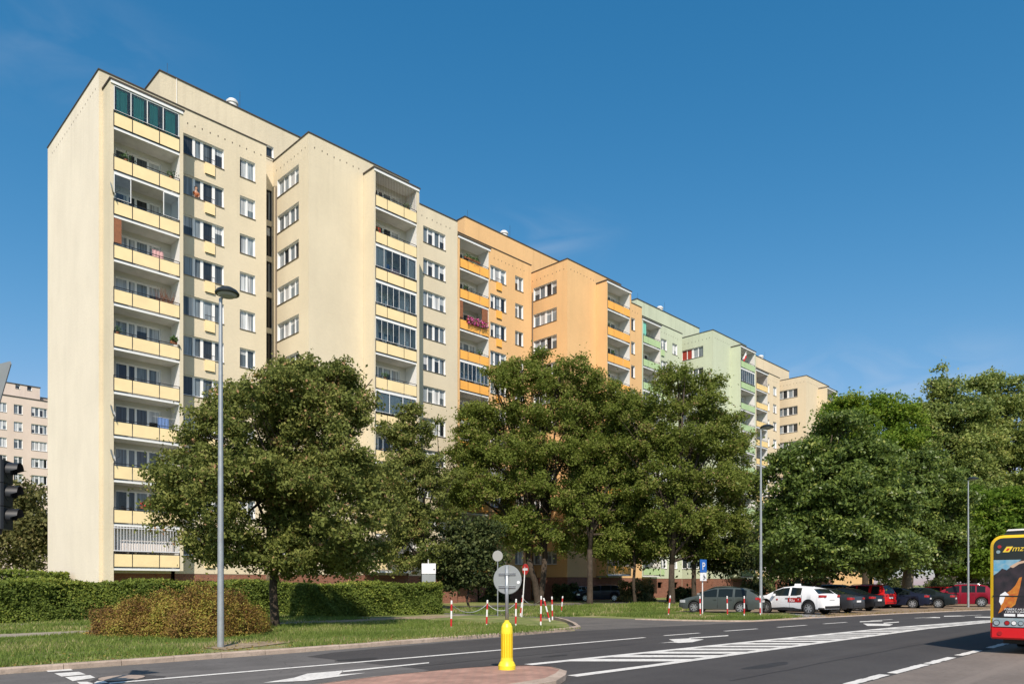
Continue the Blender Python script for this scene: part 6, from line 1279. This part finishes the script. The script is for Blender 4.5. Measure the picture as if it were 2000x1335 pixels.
b.box((bx0+.6, by1-bw+.15, .22), (bx0+blen-.3, by1-.15, .40), 'black'); b.build('body', e)
b = MB(); b.box((bx0-.03, by1-bw+.04, .40), (bx0+.05, by1-.04, .63), 'bus_red'); b.disc((bx0-.035, by1-.20, .50), (1, 0, 0), .05, 'tail_red', .02, 16); b.build('bumper', e)
b = MB(); b.box((bx0-.012, by1-bw+.05, .655), (bx0+.003, by1-.052, .86), 'ad_grey'); b.build('lower_panel', e)
for a_, r_, m_ in ((.13, .055, 'ad_grey'), (.34, .045, 'tail_red'), (.475, .045, 'number_plate'), (.61, .045, 'ad_grey'), (.78, .045, 'tail_red')):
    b = MB(); b.disc((bx0-.015, by1-a_, .745), (1, 0, 0), r_*1.25, 'bus_black', .012, 18); b.disc((bx0-.022, by1-a_, .745), (1, 0, 0), r_, m_, .012, 18); b.build('rear_light', e)
for a_, z_, m_ in ((.19, 2.53, 'tail_red'), (.165, 2.41, 'ad_grey')):
    b = MB(); b.disc((bx0-.005, by1-a_, z_), (1, 0, 0), .04, m_, .016, 16); b.build('marker_light', e)
# advert on the rear window: flat printed film
Xp = bx0-.001
def film(pts, z, m, name='advert'):
    b_ = MB(); b_.face([(Xp-z, by1-a_, zz) for a_, zz in pts], m); return b_
adv = MB()
adv.face([(Xp, by1-a_, z_) for a_, z_ in ((.07, .88), (2.48, .88), (2.48, 2.22), (.07, 2.22))], 'ad_dark')
adv.face([(Xp-.002, by1-a_, z_) for a_, z_ in ((.07, 1.86), (.16, 1.93), (.24, 2.02), (.33, 1.98), (.42, 2.06), (.52, 2.14), (.62, 2.22), (.07, 2.22))], 'ad_blue')
adv.face([(Xp-.003, by1-a_, z_) for a_, z_ in ((.38, 2.06), (.46, 2.03), (.58, 2.12), (.72, 2.16), (.95, 2.10), (.95, 2.14), (.72, 2.205), (.55, 2.17))], 'ad_sand')
adv.face([(Xp-.002, by1-a_, z_) for a_, z_ in ((1.1, 2.0), (1.5, 2.22), (2.4, 2.22), (2.4, 1.7), (1.9, 1.95))], 'ad_blue')
adv.face([(Xp-.002, by1-a_, z_) for a_, z_ in ((.30, 1.42), (.42, 1.52), (.50, 1.62), (.58, 1.80), (.63, 1.82), (.60, 1.62), (.56, 1.42), (.50, 1.18), (.42, 1.10), (.34, 1.12), (.22, 1.0), (.16, .96), (.22, 1.12), (.20, 1.22))], 'ad_orange')
adv.face([(Xp-.004, by1-a_, z_) for a_, z_ in ((.18, 1.24), (.20, 1.40), (.30, 1.48), (.38, 1.40), (.30, 1.36), (.26, 1.22), (.22, 1.16))], 'sign_white')
adv.face([(Xp-.004, by1-a_, z_) for a_, z_ in ((.28, .90), (.50, .90), (.50, .96), (.28, .96))], 'sign_white'); adv.face([(Xp-.004, by1-a_, z_) for a_, z_ in ((.54, .90), (.80, .90), (.80, .96), (.54, .96))], 'sign_white')
adv.face([(Xp-.006, by1-a_, z_) for a_, z_ in ((.05, 1.355), (2.50, 1.355), (2.50, 1.385), (.05, 1.385))], 'black')
adv.build('advert', e)
def btext(s, size, a_, z_, m, shear=0):
    text('lettering', s, size, frame_mtx(Vector((bx0-.012, by1-a_, z_))-e.location, (0, -1, 0), (0, 0, 1)), m, e, shear)
btext('POBIERZ APLIKACJ\u0118', .062, .28, 1.045, 'sign_white', .3); btext('I SPORTU JAK TV', .062, .30, .985, 'sign_white', .3); btext('mzo', .19, .43, 2.42, 'logo_yellow', .35)
b = MB(); b.face([(bx0-.004, by1-a_, z_) for a_, z_ in ((.25, 2.40), (.38, 2.40), (.46, 2.53), (.33, 2.53))], 'logo_yellow'); b.face([(bx0-.007, by1-a_, z_) for a_, z_ in ((.31, 2.43), (.36, 2.43), (.40, 2.49), (.35, 2.49))], 'bus_red'); b.build('emblem', e)
b = MB(); b.prism([(by1-.22, bh-.01), (by1-.32, bh+.10), (by1-bw+.32, bh+.12), (by1-bw+.22, bh-.01)], 'x', bx0+.15, bx0+3.2, 'bus_black'); b.prism([(by1-.30, bh+.10), (by1-.34, bh+.14), (by1-bw+.34, bh+.15), (by1-bw+.3, bh+.12)], 'x', bx0+.12, bx0+3.3, 'sign_white'); b.build('roof_unit', e)
for (x_, y_) in ((bx0+2.9, by1-.20), (bx0+2.9, by1-bw+.20), (bx0+9.3, by1-.20), (bx0+9.3, by1-bw+.20)):
    b = MB(); b.disc((x_, y_, .48), (0, 1, 0), .48, 'tyre', .28, 28); wh = b.build('wheel', e); b = MB(); b.disc((x_, y_+(.15 if y_ > by1-1 else -.15), .48), (0, 1, 0), .27, 'rim', .03, 20); b.build('rim', e).parent = wh
b = MB(); d = MB()
for ys in ((by1, by1+.006), (by1-bw-.006, by1-bw)):
    b.box((bx0+.12, ys[0], .42), (bx0+blen-.05, ys[1], 1.12), 'bus_red')
    for k in range(7): d.box((bx0+.9+k*1.55, ys[0], 1.22), (bx0+2.36+k*1.55, ys[1]+0, 2.32), 'car_glass')
b.build('side_panel', e); d.build('side_windows', e)
